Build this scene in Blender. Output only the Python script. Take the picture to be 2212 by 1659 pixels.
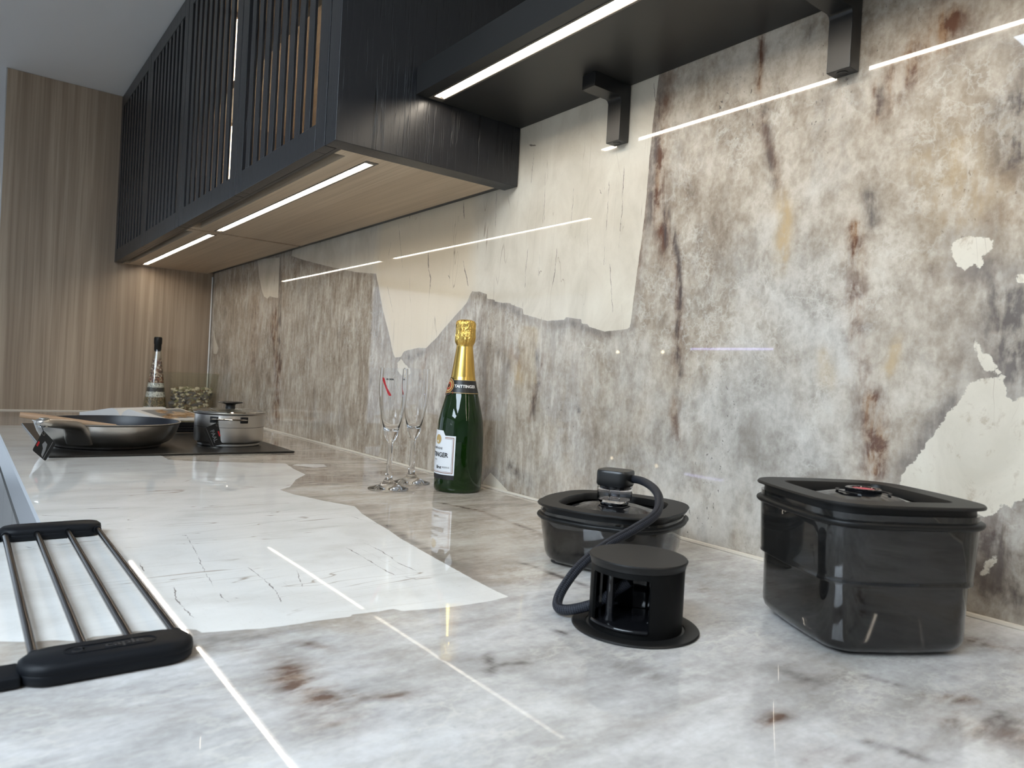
import bpy, bmesh, math, random
import numpy as np
from mathutils import Vector, Matrix

# ---------------------------------------------------------------- camera, world, light, exposure
scene = bpy.context.scene
for _o in list(bpy.data.objects):
    bpy.data.objects.remove(_o)
COL = scene.collection
ZC = 0.90                      # height of the worktop; all shapes below are measured from it

cam_data = bpy.data.cameras.new('camera')
cam_data.sensor_width = 36.0
cam_data.lens = 25.356
cam_data.clip_start = 0.02
cam_data.dof.use_dof = True
cam_data.dof.focus_distance = 1.15
cam_data.dof.aperture_fstop = 13.0
cam = bpy.data.objects.new('camera', cam_data)
COL.objects.link(cam)
cam.matrix_world = Matrix(((0.60696814, -0.03996144, 0.79372083, 0.0),
                           (0.79286456, -0.03787088, -0.60822002, -0.8018),
                           (0.05436426, 0.99848329, 0.00869759, ZC + 0.21),
                           (0, 0, 0, 1)))
scene.camera = cam

world = bpy.data.worlds.new('world')
world.use_nodes = True
bg = world.node_tree.nodes['Background']
bg.inputs[0].default_value = (0.72, 0.84, 1.0, 1)
bg.inputs[1].default_value = 1.0
scene.world = world

def area_light(name, loc, aim, sx, sy, power, col):
    d = bpy.data.lights.new(name, 'AREA')
    d.shape = 'RECTANGLE'; d.size = sx; d.size_y = sy; d.energy = power; d.color = col
    o = bpy.data.objects.new(name, d); COL.objects.link(o)
    o.location = loc
    o.rotation_euler = (Vector(aim) - Vector(loc)).to_track_quat('-Z', 'Y').to_euler()
    return o
DAY = (0.64, 0.81, 1.0)
area_light('daylight', (-6.95, -2.55, ZC + 0.14), (0, -2.55, ZC + 0.14), 3.2, 1.9, 13, DAY)
area_light('daylight', (-1.1, -4.10, ZC + 0.14), (-1.1, 0, ZC + 0.14), 3.5, 1.9, 7, DAY)
area_light('daylight', (-6.05, -4.10, ZC + 0.14), (-6.05, 0, ZC + 0.14), 1.6, 1.9, 6, DAY)
LED_STRENGTH = 42.0
LED_COL = (1.0, 0.89, 0.735)

vs = scene.view_settings
vs.view_transform = 'Standard'
vs.look = 'None'
vs.exposure = 0.13
vs.gamma = 1.0
vs.use_curve_mapping = False
scene.cycles.use_denoising = True
scene.cycles.max_bounces = 12
scene.cycles.transparent_max_bounces = 16
scene.cycles.transmission_bounces = 12
scene.cycles.glossy_bounces = 6
scene.cycles.sample_clamp_indirect = 6.0

# ---------------------------------------------------------------- materials
class NT:
    """small helper around a material node tree"""
    def __init__(self, name):
        self.m = bpy.data.materials.new(name); self.m.use_nodes = True
        self.t = self.m.node_tree; self.n = self.t.nodes
        self.b = self.n['Principled BSDF']; self.out = self.n['Material Output']
    def node(self, kind, **kw):
        x = self.n.new(kind)
        for k, v in kw.items():
            if k.startswith('i_'):
                key = k[2:]
                key = int(key) if key.isdigit() else key
                self.put(x.inputs[key], v)
            else:
                setattr(x, k, v)
        return x
    def put(self, sock, v):
        if isinstance(v, bpy.types.NodeSocket): self.t.links.new(v, sock)
        elif isinstance(v, bpy.types.Node): self.t.links.new(v.outputs[0], sock)
        else: sock.default_value = v
    def math(self, op, a, b=0.0, c=None, clamp=False):
        x = self.n.new('ShaderNodeMath'); x.operation = op; x.use_clamp = clamp
        self.put(x.inputs[0], a); self.put(x.inputs[1], b)
        if c is not None: self.put(x.inputs[2], c)
        return x.outputs[0]
    def mix(self, f, a, b, mode='MIX'):
        x = self.n.new('ShaderNodeMix'); x.data_type = 'RGBA'; x.blend_type = mode
        self.put(x.inputs[0], f); self.put(x.inputs[6], a); self.put(x.inputs[7], b)
        return x.outputs[2]
    def ramp(self, f, stops, interp='LINEAR'):
        x = self.n.new('ShaderNodeValToRGB'); x.color_ramp.interpolation = interp
        el = x.color_ramp.elements
        while len(el) < len(stops): el.new(0.5)
        for e, (p, c) in zip(el, stops):
            e.position = p; e.color = (*c, 1) if len(c) == 3 else c
        self.put(x.inputs[0], f)
        return x.outputs[0]
    def mapr(self, v, a, b, c=0.0, d=1.0, smooth=True):
        x = self.n.new('ShaderNodeMapRange'); x.clamp = True
        x.interpolation_type = 'SMOOTHSTEP' if smooth else 'LINEAR'
        self.put(x.inputs[0], v)
        for i, q in enumerate((a, b, c, d)): self.put(x.inputs[i + 1], q)
        return x.outputs[0]
    def coords(self, scale=(1, 1, 1), kind='Object', rot=(0, 0, 0)):
        tc = self.n.new('ShaderNodeTexCoord'); mp = self.n.new('ShaderNodeMapping')
        mp.inputs['Scale'].default_value = scale; mp.inputs['Rotation'].default_value = rot
        self.t.links.new(tc.outputs[kind], mp.inputs[0])
        return mp.outputs[0]
    def noise(self, vec, scale, detail=4.0, rough=0.5, dist=0.0, lac=2.0):
        x = self.n.new('ShaderNodeTexNoise')
        self.put(x.inputs['Vector'], vec); x.inputs['Scale'].default_value = scale
        x.inputs['Detail'].default_value = detail; x.inputs['Roughness'].default_value = rough
        x.inputs['Distortion'].default_value = dist; x.inputs['Lacunarity'].default_value = lac
        return x.outputs[0]
    def attr(self, name):
        x = self.n.new('ShaderNodeAttribute'); x.attribute_name = name
        return x.outputs['Fac']
    def bump(self, h, dist, strength=1.0):
        x = self.n.new('ShaderNodeBump')
        x.inputs['Strength'].default_value = strength; x.inputs['Distance'].default_value = dist
        self.put(x.inputs['Height'], h)
        self.t.links.new(x.outputs[0], self.b.inputs['Normal'])
    def set(self, **kw):
        names = dict(col='Base Color', rough='Roughness', metal='Metallic', spec='Specular IOR Level', ior='IOR',
                     trans='Transmission Weight', coat='Coat Weight', coat_rough='Coat Roughness', aniso='Anisotropic',
                     emit='Emission Color', emit_s='Emission Strength', sheen='Sheen Weight')
        for k, v in kw.items():
            if isinstance(v, tuple) and len(v) == 3: v = (*v, 1)
            self.put(self.b.inputs[names[k]], v)
        return self

def plain(name, col, rough=0.5, **kw):
    t = NT(name); t.set(col=col, rough=rough, **kw); return t.m

def make_marble(name, up_axis, top=False):
    """pale quartzite slab with torn cream patches; the along-vein axis is up_axis. The slab's own pattern
    (patch outlines, stains, cracks) is carried by mesh attributes, its grain by noise"""
    t = NT(name)
    tc = t.node('ShaderNodeTexCoord'); sp = t.node('ShaderNodeSeparateXYZ', i_0=tc.outputs['Object'])
    x = sp.outputs[0]; v = sp.outputs[up_axis]
    def vec(sx, sv, off=0.0):
        return t.node('ShaderNodeCombineXYZ', i_0=t.math('MULTIPLY', x, sx), i_1=t.math('MULTIPLY', v, sv), i_2=off).outputs[0]
    S = .42 if top else .70
    # one end of the slab is fibrous, the other cloudy
    fibrous = t.mapr(x, -1.25, -.45, 1, 0)
    big = t.noise(vec(1, .6), 4.2, 3, .55, .5)
    cloud = t.noise(vec(1, S, 3.1), 12 if top else 17, 9, .60 if top else .66, .25)
    cell = t.noise(vec(1, S, 4.4), 42, 6, .62, .2)
    fine = t.noise(vec(1, .7, 7.7), 150, 4, .65, .2)
    fib = t.noise(vec(1, .20, 9.2), 80, 6, .62, .45)
    fib2 = t.noise(vec(1, .14, 9.9), 30, 5, .6, .5)
    h = t.math('ADD', t.math('MULTIPLY', big, .30 if top else .20), t.math('MULTIPLY', cloud, .36 if top else .34))
    h = t.math('ADD', h, t.math('MULTIPLY', t.mix(fibrous, cell, fib), .22 if top else .30))
    h = t.math('ADD', h, t.math('MULTIPLY', fine, .12 if top else .16))
    hue = t.noise(vec(1, .6, 21.), 4.5, 6, .62, .4)
    k = 1.0 if top else .90
    def c(r, g, b_): return (r * k, g * k, b_ * k)
    if top:
        c_cool = t.ramp(h, [(.37, c(.27, .25, .235)), (.45, c(.40, .385, .37)), (.50, c(.50, .485, .47)), (.55, c(.60, .59, .58)), (.62, c(.70, .69, .68))])
        c_warm = t.ramp(h, [(.37, c(.22, .175, .14)), (.45, c(.34, .285, .235)), (.50, c(.44, .385, .325)), (.56, c(.55, .50, .435)), (.64, c(.66, .62, .56))])
        warm = t.mapr(t.math('ADD', t.math('MULTIPLY', hue, .8), t.mapr(x, -.95, -.30, .30, -.03)), .43, .60)
    else:
        c_cool = t.ramp(h, [(.36, c(.215, .190, .163)), (.445, c(.355, .321, .28)), (.50, c(.463, .427, .377)), (.555, c(.57, .533, .476)), (.64, c(.70, .668, .605))])
        c_warm = t.ramp(h, [(.36, c(.20, .150, .110)), (.445, c(.345, .280, .215)), (.50, c(.455, .385, .305)), (.555, c(.57, .50, .41)), (.64, c(.71, .645, .545))])
        warm = t.mapr(t.math('ADD', hue, t.math('MULTIPLY', fibrous, .09)), .31, .55)
    col = t.mix(warm, c_cool, c_warm)
    # pale healed seams round darker crystal cells, here and there
    sm = t.mapr(t.noise(vec(1, .7, 19.), 7, 4, .6, .3), .44, .62)
    for sc_, wd, am, of in ((13, .022, .30, 1.7), (30, .030, .24, 2.9)):
        w = t.noise(vec(1, .85 if not top else .5, of), sc_, 6, .62, .15)
        r_ = t.math('ABSOLUTE', t.math('SUBTRACT', w, .5))
        col = t.mix(t.math('MULTIPLY', t.math('MULTIPLY', t.mapr(r_, .0, wd, 1, 0), sm), am), col, (.70, .67, .60, 1))
    dk = t.noise(vec(1, S, 17.), 9 if top else 12, 7, .66, .4)
    col = t.mix(t.math('MULTIPLY', t.mapr(dk, .54, .70), .50 if top else .46), col, (.23, .195, .165, 1))
    col = t.mix(t.math('MULTIPLY', t.mapr(fib, .52, .68), t.mapr(fibrous, 0, 1, .10, .30)), col, (.66, .61, .53, 1))
    col = t.mix(t.math('MULTIPLY', t.mapr(fib2, .30, .45, 1, 0), t.mapr(fibrous, 0, 1, .08, .45)), col, (.22, .18, .145, 1))
    sp1 = t.noise(vec(1, .6, 13.), 210, 3, .6, .4)
    spm = t.noise(vec(1, .5, 15.), 8, 3, .6, .4)
    speck = t.math('MULTIPLY', t.mapr(sp1, .63, .69), t.mapr(spm, .54, .66))
    col = t.mix(t.math('MULTIPLY', speck, .15 if top else .8), col, (.09, .08, .075, 1))
    # stains
    brk = t.mapr(t.math('ADD', t.math('MULTIPLY', cell, .5), t.math('MULTIPLY', fib, .5)), .38, .60, 1.45, .35)
    brn = t.math('MULTIPLY', t.attr('brown'), brk, clamp=True)
    col = t.mix(brn, col, t.mix(t.mapr(cell, .42, .58), (.135, .09, .07, 1), (.29, .215, .165, 1)) if top else t.mix(t.mapr(cell, .42, .58), (.125, .062, .038, 1), (.29, .18, .105, 1)))
    yel = t.math('MULTIPLY', t.math('MULTIPLY', t.attr('yellow'), .72), brk, clamp=True)
    col = t.mix(yel, col, (.47, .345, .195, 1))
    drk = t.math('MULTIPLY', t.attr('dark'), brk, clamp=True)
    col = t.mix(t.math('MULTIPLY', drk, .85), col, (.085, .07, .064, 1))
    # torn cream patches
    dis = t.noise(vec(1, 1, 31.), 130, 4, .65)
    dis2 = t.noise(vec(1, 1, 33.), 30, 4, .6)
    sd = t.math('ADD', t.attr('patch'), t.math('MULTIPLY', t.math('SUBTRACT', dis, .5), t.attr('rag')))
    sd = t.math('ADD', sd, t.math('MULTIPLY', t.math('SUBTRACT', dis2, .5), .003))
    rim = t.math('MULTIPLY', t.mapr(sd, -.026, -.001), t.mapr(dis2, .30, .58, .9, .35))
    col = t.mix(t.math('MULTIPLY', rim, .62), col, (.215, .18, .155, 1))
    pm = t.noise(vec(1, .55, 41.), 14, 6, .6, .5)
    pf = t.noise(vec(1, 1, 43.), 260, 3, .6)
    if top: pc = t.ramp(pm, [(.35, (.66, .64, .60)), (.5, (.73, .715, .68)), (.65, (.78, .765, .73))])
    else: pc = t.ramp(pm, [(.35, (.56, .50, .40)), (.5, (.635, .57, .465)), (.65, (.69, .63, .52))])
    pc = t.mix(t.math('MULTIPLY', t.attr('cream'), .8), pc, (.70, .59, .43, 1))
    pc = t.mix(t.math('MULTIPLY', t.mapr(pf, .60, .70), .16), pc, (.42, .37, .31, 1))
    fl = t.mapr(t.noise(vec(1, .7, 45.), 55, 5, .68, .4), .55, .68)
    pc = t.mix(t.math('MULTIPLY', t.math('MULTIPLY', fl, t.mapr(t.attr('rag'), .003, .008)), .55), pc, (.36, .275, .19, 1))
    # hairline cracks: drawn ones, and a few long faint ones along the vein
    jag = t.math('MULTIPLY', t.math('SUBTRACT', t.noise(vec(1, 1, 51.), 90, 4, .6), .5), .006)
    wob = t.mapr(t.noise(vec(1, 1, 53.), 45, 3, .6), .36, .58, .10, .85 if top else 1.0)
    ca = t.math('ABSOLUTE', t.math('ADD', t.attr('crack_off'), jag))
    cw = t.math('MULTIPLY', t.attr('crack_w'), wob)
    cm = t.math('DIVIDE', ca, t.math('MAXIMUM', cw, .00005))
    ck = t.math('MULTIPLY', t.mapr(cm, .5, 1.4, 1, 0), t.mapr(t.attr('crack_w'), .00015, .0004))
    lf = t.noise(vec(1, .10, 61.), 16, 3, .5, .9)
    lm = t.noise(vec(1, .5, 63.), 11, 3, .6)
    lfk = t.math('MULTIPLY', t.mapr(t.math('ABSOLUTE', t.math('SUBTRACT', lf, .52)), .0, .0045, 1, 0), t.mapr(lm, .44, .60))
    pc = t.mix(t.math('MULTIPLY', lfk, .75), pc, (.29, .22, .16, 1))
    pc = t.mix(t.math('MULTIPLY', ck, .85), pc, (.15, .12, .105, 1))
    pk = t.mapr(sd, -.0006, .0006)
    col = t.mix(pk, col, pc)
    t.set(col=col, rough=.022, ior=1.5)
    if top:
        wav = t.noise(vec(1, 1, 71.), 6, 1, .4)
        t.bump(wav, .00007, 1.0)
    return t.m

def make_oak(name, grain, cols, lines=1.0):
    """veneer with straight grain along axis index grain"""
    t = NT(name)
    def sc(a, b):
        s = [a, a, a]; s[grain] = b; return tuple(s)
    band = t.noise(t.coords(sc(1, .025)), 5.0, 4, .62, .35)
    fine = t.noise(t.coords(sc(1, .012)), 170, 4, .62)
    med = t.noise(t.coords(sc(1, .02)), 45, 3, .55, .15)
    f = t.math('ADD', t.math('MULTIPLY', band, .62), t.math('MULTIPLY', med, .38))
    c = t.ramp(f, [(.32, cols[0]), (.46, cols[1]), (.56, cols[2]), (.70, cols[3])])
    c = t.mix(t.math('MULTIPLY', t.mapr(fine, .36, .56, 1, 0), .45 * lines), c, cols[4] + (1,))
    t.set(col=c, rough=.48)
    t.bump(fine, .00015)
    return t.m

def make_black_oak():
    t = NT('black_oak')
    g = t.noise(t.coords((1, 1, .03)), 270, 4, .6, .1)
    g2 = t.noise(t.coords((1, 1, .10)), 40, 4, .6, .8)
    pit = t.math('MAXIMUM', t.mapr(g, .37, .46), t.mapr(g2, .44, .62, .85, .0))
    c = t.mix(pit, (.0035, .0035, .004, 1), (.019, .019, .021, 1))
    t.set(col=c, rough=.34)
    t.bump(pit, .00028, 1.0)
    return t.m

def make_emission(name, col, s):
    t = NT(name); t.set(col=(.9, .9, .9), emit=col, emit_s=s); return t.m

def make_glass(name, col=(1, 1, 1), rough=0.0, ior=1.5):
    t = NT(name); t.set(col=col, rough=rough, ior=ior, trans=1.0); return t.m

def schlick(t, f0):
    lw = t.node('ShaderNodeLayerWeight'); lw.inputs['Blend'].default_value = .5
    return t.math('ADD', f0, t.math('MULTIPLY', 1 - f0, t.math('POWER', lw.outputs['Facing'], 5.0)))
def make_smoke(name, tint, body=.22):
    """tinted see-through plastic: clear body colour, a little dark pigment, a glossy skin"""
    t = NT(name)
    tr = t.node('ShaderNodeBsdfTransparent', i_0=(*tint, 1))
    df = t.node('ShaderNodeBsdfDiffuse', i_0=(.010, .010, .010, 1))
    gl = t.node('ShaderNodeBsdfGlossy', i_0=(1, 1, 1, 1)); gl.inputs['Roughness'].default_value = .03
    m1 = t.node('ShaderNodeMixShader', i_0=body)
    t.t.links.new(tr.outputs[0], m1.inputs[1]); t.t.links.new(df.outputs[0], m1.inputs[2])
    m2 = t.node('ShaderNodeMixShader', i_0=schlick(t, .05))
    t.t.links.new(m1.outputs[0], m2.inputs[1]); t.t.links.new(gl.outputs[0], m2.inputs[2])
    t.t.links.new(m2.outputs[0], t.out.inputs['Surface'])
    return t.m

def make_pane(name, tint):
    t = NT(name)
    tr = t.node('ShaderNodeBsdfTransparent', i_0=(*tint, 1))
    gl = t.node('ShaderNodeBsdfGlossy', i_0=(1, 1, 1, 1)); gl.inputs['Roughness'].default_value = .02
    mx = t.node('ShaderNodeMixShader', i_0=schlick(t, .04))
    t.t.links.new(tr.outputs[0], mx.inputs[1]); t.t.links.new(gl.outputs[0], mx.inputs[2])
    t.t.links.new(mx.outputs[0], t.out.inputs['Surface'])
    return t.m

def make_speckle(name, cols, scale):
    t = NT(name)
    v = t.node('ShaderNodeTexVoronoi'); v.inputs['Scale'].default_value = scale
    t.put(v.inputs['Vector'], t.coords())
    sep = t.node('ShaderNodeSeparateColor', i_0=v.outputs['Color'])
    n = len(cols)
    c = t.ramp(sep.outputs[0], [(i / n, k) for i, k in enumerate(cols)], 'CONSTANT')
    c = t.mix(t.math('MULTIPLY', t.mapr(v.outputs['Distance'], .45, .75), .7), c, (.05, .04, .03, 1))
    t.set(col=c, rough=.5)
    t.bump(v.outputs['Distance'], -.002)
    return t.m

def make_braid():
    t = NT('braided_sleeve')
    uv = t.node('ShaderNodeTexCoord'); sp = t.node('ShaderNodeSeparateXYZ', i_0=uv.outputs['UV'])
    a = t.math('ADD', t.math('MULTIPLY', sp.outputs[0], 260), t.math('MULTIPLY', sp.outputs[1], 10))
    b = t.math('SUBTRACT', t.math('MULTIPLY', sp.outputs[0], 260), t.math('MULTIPLY', sp.outputs[1], 10))
    w = t.math('MULTIPLY', t.math('SINE', t.math('MULTIPLY', a, 6.2832)), t.math('SINE', t.math('MULTIPLY', b, 6.2832)))
    f = t.mapr(w, -.5, .5)
    t.set(col=t.mix(f, (.006, .0065, .009, 1), (.040, .043, .054, 1)), rough=.5, spec=.2)
    t.bump(f, .0004, .8)
    return t.m

def make_steel(name, col=(.60, .58, .55), rough=.22, brushed=0):
    t = NT(name)
    t.set(col=col, metal=1.0, rough=rough)
    if brushed:
        n = t.noise(t.coords((1, 1, 40)), 60, 3, .6)
        t.put(t.b.inputs['Roughness'], t.mapr(n, .3, .7, rough * .8, rough * 1.3))
    return t.m

def make_foil():
    t = NT('gold_foil')
    n = t.noise(t.coords((1, 1, 1)), 70, 3, .55, .6)
    t.set(col=(.78, .52, .14), metal=1.0, rough=.26)
    z = t.node('ShaderNodeSeparateXYZ', i_0=t.coords()).outputs[2]
    wr = t.noise(t.coords((1, 1, .35)), 190, 3, .6, 1.0)
    amt = t.mapr(z, .262, .272)
    t.bump(t.math('MULTIPLY', wr, amt), .004, .8)
    return t.m

def make_page():
    t = NT('printed_page')
    c = t.node('ShaderNodeTexCoord').outputs['UV']
    t.set(col=(.80, .79, .77), rough=.45)
    return t.m

def make_food_print():
    t = NT('food_print')
    v = t.coords((1, 1, 1))
    n = t.noise(v, 38, 5, .6, .8)
    n2 = t.noise(v, 14, 3, .6, .4)
    c = t.ramp(n, [(.3, (.10, .05, .02)), (.45, (.30, .17, .07)), (.55, (.50, .34, .20)), (.68, (.68, .55, .42))])
    c = t.mix(t.mapr(n2, .50, .56), c, (.24, .245, .25, 1))
    t.set(col=c, rough=.35)
    return t.m

M = {}
M['wall_marble'] = make_marble('polished_quartzite_wall', 2)
M['top_marble'] = make_marble('polished_quartzite_top', 1, True)
OAK = [(.20, .142, .098), (.315, .235, .165), (.415, .32, .23), (.51, .405, .295), (.21, .148, .10)]
M['oak_v'] = make_oak('grey_oak_upright', 2, OAK)
M['oak_h'] = make_oak('grey_oak_lengthwise', 0, [(.33, .245, .165), (.45, .35, .245), (.53, .42, .30), (.60, .49, .355), (.36, .265, .175)])
M['black_oak'] = make_black_oak()
M['black_board'] = plain('black_board', (.016, .0155, .015), .42)
M['black_satin'] = plain('black_satin', (.0105, .010, .0096), .42, spec=.28)
M['black_column'] = plain('black_column', (.004, .004, .0039), .5, spec=.13)
M['steel_pot'] = make_steel('brushed_pot_steel', (.56, .53, .49), .31)
M['black_lid'] = plain('black_lid', (.0065, .0063, .006), .42, spec=.24)
M['black_gloss'] = plain('black_gloss', (.006, .006, .007), .06)
M['black_metal'] = plain('black_metal', (.012, .012, .012), .33)
M['silicone'] = plain('black_silicone', (.005, .006, .008), .5, spec=.18)
M['hob_glass'] = plain('hob_glass', (.014, .012, .010), .30, spec=.32)
M['led'] = make_emission('led_diffuser', LED_COL, LED_STRENGTH)
M['led_side'] = make_emission('led_diffuser_side', LED_COL, LED_STRENGTH * .02)
M['led_inner'] = make_emission('led_cabinet', (1.0, .90, .76), 15.0)
M['led_violet'] = make_emission('led_violet', (.45, .40, 1.0), 10.0)
M['panel_glow'] = make_emission('added_ceiling_panel', (.74, .87, 1.0), 16.0)  # cool glow of the added ceiling panels
M['lamp_glow'] = make_emission('lamp_glow', (1.0, .80, .50), 25.0)
M['led_frame'] = plain('led_profile', (.10, .085, .07), .4)
M['glass'] = make_glass('clear_glass', (1, 1, 1), 0, 1.48)
M['vase_glass'] = make_pane('vase_glass', (.955, .96, .93))
M['cup_glass'] = make_glass('clear_plastic', (.96, .96, .98), .02, 1.35)
M['green_glass'] = make_glass('green_glass', (.0085, .036, .0035), .02, 1.5)
M['green_glass'].node_tree.nodes['Principled BSDF'].inputs['Transmission Weight'].default_value = .55
M['smoke'] = make_smoke('smoked_plastic', (.60, .60, .60), .36)
M['pane'] = make_pane('cabinet_pane', (.80, .78, .75))
M['foil'] = make_foil()
M['steel'] = make_steel('stainless_steel', (.56, .53, .49), .30)
M['steel_polished'] = make_steel('polished_steel', (.66, .64, .61), .10)
M['rod_steel'] = make_steel('gunmetal_rod', (.11, .10, .095), .22)
M['nonstick'] = plain('nonstick', (.010, .011, .016), .38)
M['paper_white'] = plain('label_paper', (.74, .76, .78), .45)
M['ink_black'] = plain('ink_black', (.012, .012, .012), .4)
M['ink_white'] = plain('ink_white', (.82, .81, .78), .4)
M['ink_brown'] = plain('ink_brown', (.24, .10, .05), .4)
M['ink_red'] = plain('ink_red', (.36, .006, .010), .35)
M['emboss'] = plain('embossed_silicone', (.022, .023, .026), .35)
M['ink_grey'] = plain('ink_grey', (.16, .16, .16), .4)
M['ink_gold'] = plain('ink_gold', (.48, .33, .12), .35)
M['red_button'] = plain('red_button', (.45, .06, .08), .4)
M['spoon_wood'] = make_oak('spoon_wood', 1, [(.34, .20, .11), (.40, .25, .15), (.46, .30, .18), (.52, .35, .22), (.36, .22, .13)], .5)
M['page'] = make_page()
M['food'] = make_food_print()
M['ceiling'] = plain('ceiling_paint', (.70, .69, .68), .8)
M['wall_paint'] = plain('wall_paint', (.46, .46, .47), .8)
M['floor'] = plain('floor_tile', (.40, .39, .38), .3)
M['cab_grey'] = plain('grey_lacquer', (.20, .195, .19), .35)
M['alu'] = make_steel('aluminium', (.62, .62, .63), .3)
M['bead'] = plain('sealant', (.62, .56, .47), .4)
M['stone_edge'] = plain('stone_edge', (.27, .28, .30), .3)
M['braid'] = make_braid()
M['green_china'] = plain('green_china', (.02, .13, .075), .2)
M['dark_china'] = plain('dark_china', (.01, .012, .018), .25)
M['beans_brown'] = make_speckle('beans_brown', [(.26, .12, .08), (.48, .32, .25), (.70, .56, .46), (.16, .07, .055), (.75, .64, .56)], 150)
M['beans_red'] = make_speckle('beans_red', [(.24, .08, .05), (.13, .05, .035), (.60, .42, .30), (.32, .12, .07)], 170)
M['rice'] = make_speckle('rice_white', [(.88, .87, .85), (.80, .79, .77), (.92, .91, .90)], 300)
M['beans_black'] = make_speckle('beans_black', [(.03, .03, .035), (.07, .07, .075), (.02, .02, .02)], 190)
M['lentil'] = make_speckle('lentils', [(.24, .16, .08), (.36, .26, .14), (.14, .09, .055), (.18, .16, .08)], 230)
M['peb_pale'] = plain('pebble_pale', (.66, .58, .43), .5)
M['peb_grey'] = plain('pebble_grey', (.15, .13, .125), .5)
M['peb_brown'] = plain('pebble_brown', (.21, .14, .075), .5)
M['peb_green'] = plain('pebble_olive', (.27, .245, .13), .5)

# ---------------------------------------------------------------- building helpers
class MB:
    """collects vertices and faces (in metres, z from the worktop) and links them as ONE mesh object"""
    def __init__(self): self.v = []; self.f = []; self.mi = []; self.cur = 0; self.uv = None
    def add(self, vs_, fs):
        k = len(self.v); self.v += [tuple(p) for p in vs_]
        for q in fs: self.f.append(tuple(i + k for i in q)); self.mi.append(self.cur)
    def box(self, x0, x1, y0, y1, z0, z1):
        self.add([(x, y, z) for z in (z0, z1) for y in (y0, y1) for x in (x0, x1)],
                 [(0, 2, 3, 1), (4, 5, 7, 6), (0, 1, 5, 4), (2, 6, 7, 3), (0, 4, 6, 2), (1, 3, 7, 5)])
    def loft(self, rings, closed=True, cap0=True, cap1=True, loop=False):
        n = len(rings[0]); vs_ = [p for r in rings for p in r]; fs = []
        m = len(rings)
        for i in range(m if loop else m - 1):
            a, b = i * n, ((i + 1) % m) * n
            for j in range(n if closed else n - 1):
                k = (j + 1) % n
                fs.append((a + j, a + k, b + k, b + j))
        if not loop:
            if cap0: fs.append(tuple(range(n - 1, -1, -1)))
            if cap1: fs.append(tuple((m - 1) * n + j for j in range(n)))
        self.add(vs_, fs)
    def lathe(self, prof, cx=0.0, cy=0.0, seg=48, cap0=True, cap1=True, a0=0.0, a1=None):
        if a1 is None:
            rings = [[(cx + r * math.cos(2 * math.pi * j / seg), cy + r * math.sin(2 * math.pi * j / seg), z) for j in range(seg)] for r, z in prof]
            self.loft(rings, True, cap0, cap1)
        else:
            rings = [[(cx + r * math.cos(a0 + (a1 - a0) * j / seg), cy + r * math.sin(a0 + (a1 - a0) * j / seg), z) for j in range(seg + 1)] for r, z in prof]
            self.loft(rings, False, False, False)
    def lathe_ring(self, prof, cx, cy, seg=48, a0=None, a1=None):
        """closed profile swept round (a tube wall); with a0, a1 an arc with end caps"""
        if a0 is None:
            angs = [2 * math.pi * j / seg for j in range(seg)]
        else:
            angs = [a0 + (a1 - a0) * j / seg for j in range(seg + 1)]
        rings = [[(cx + r * math.cos(a), cy + r * math.sin(a), z) for r, z in prof] for a in angs]
        self.loft(rings, True, True, True, loop=(a0 is None))
    def tube(self, pts, rad, seg=12, caps=True, flat=1.0, up=None):
        P = [Vector(p) for p in pts]; rings = []
        prev = None
        for i, p in enumerate(P):
            d = (P[min(i + 1, len(P) - 1)] - P[max(i - 1, 0)]).normalized()
            if prev is None:
                ref = Vector(up) if up else (Vector((0, 0, 1)) if abs(d.z) < .9 else Vector((1, 0, 0)))
                n1 = (ref - d * ref.dot(d)).normalized()
            else:
                n1 = (prev - d * prev.dot(d)).normalized()
            prev = n1; n2 = d.cross(n1)
            r = rad[i] if isinstance(rad, (list, tuple)) else rad
            rings.append([tuple(p + n1 * (r * flat * math.cos(2 * math.pi * j / seg)) + n2 * (r * math.sin(2 * math.pi * j / seg))) for j in range(seg)])
        self.loft(rings, True, caps, caps)
    def prism(self, pts, z0, z1):
        self.loft([[(x, y, z0) for x, y in pts], [(x, y, z1) for x, y in pts]])
    def up(self, dz):
        self.v = [(x, y, z + dz) for x, y, z in self.v]; return self
    def build(self, name, mat, parent=None, smooth=False, bevel=0.0, segs=2, angle=40):
        me = bpy.data.meshes.new(name)
        off = org(parent) if parent is not None else Vector((0, 0, 0))
        if parent is None: off = Vector(getattr(self, 'origin', (0, 0, 0)))
        me.from_pydata([(p[0] - off[0], p[1] - off[1], p[2] - off[2]) for p in self.v], [], self.f)
        mats = mat if isinstance(mat, (list, tuple)) else [mat]
        for q in mats: me.materials.append(q)
        if len(mats) > 1: me.polygons.foreach_set('material_index', self.mi)
        if self.uv:
            ul = me.uv_layers.new(name='UVMap')
            for lp in me.loops: ul.data[lp.index].uv = self.uv[lp.vertex_index]
        bm = bmesh.new(); bm.from_mesh(me); bmesh.ops.recalc_face_normals(bm, faces=bm.faces[:]); bm.to_mesh(me); bm.free()
        o = bpy.data.objects.new(name, me); COL.objects.link(o)
        if parent is not None: o.parent = parent
        else: o.location = (off[0], off[1], off[2] + ZC)
        if smooth:
            me.polygons.foreach_set('use_smooth', [True] * len(me.polygons))
            try: me.set_sharp_from_angle(angle=math.radians(angle))
            except Exception: pass
        if bevel > 0:
            md = o.modifiers.new('bevel', 'BEVEL'); md.width = bevel; md.segments = segs; md.limit_method = 'ANGLE'; md.angle_limit = math.radians(35)
            md.harden_normals = False
            me.polygons.foreach_set('use_smooth', [True] * len(me.polygons))
            md2 = o.modifiers.new('normals', 'WEIGHTED_NORMAL'); md2.keep_sharp = True
        return o

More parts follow.
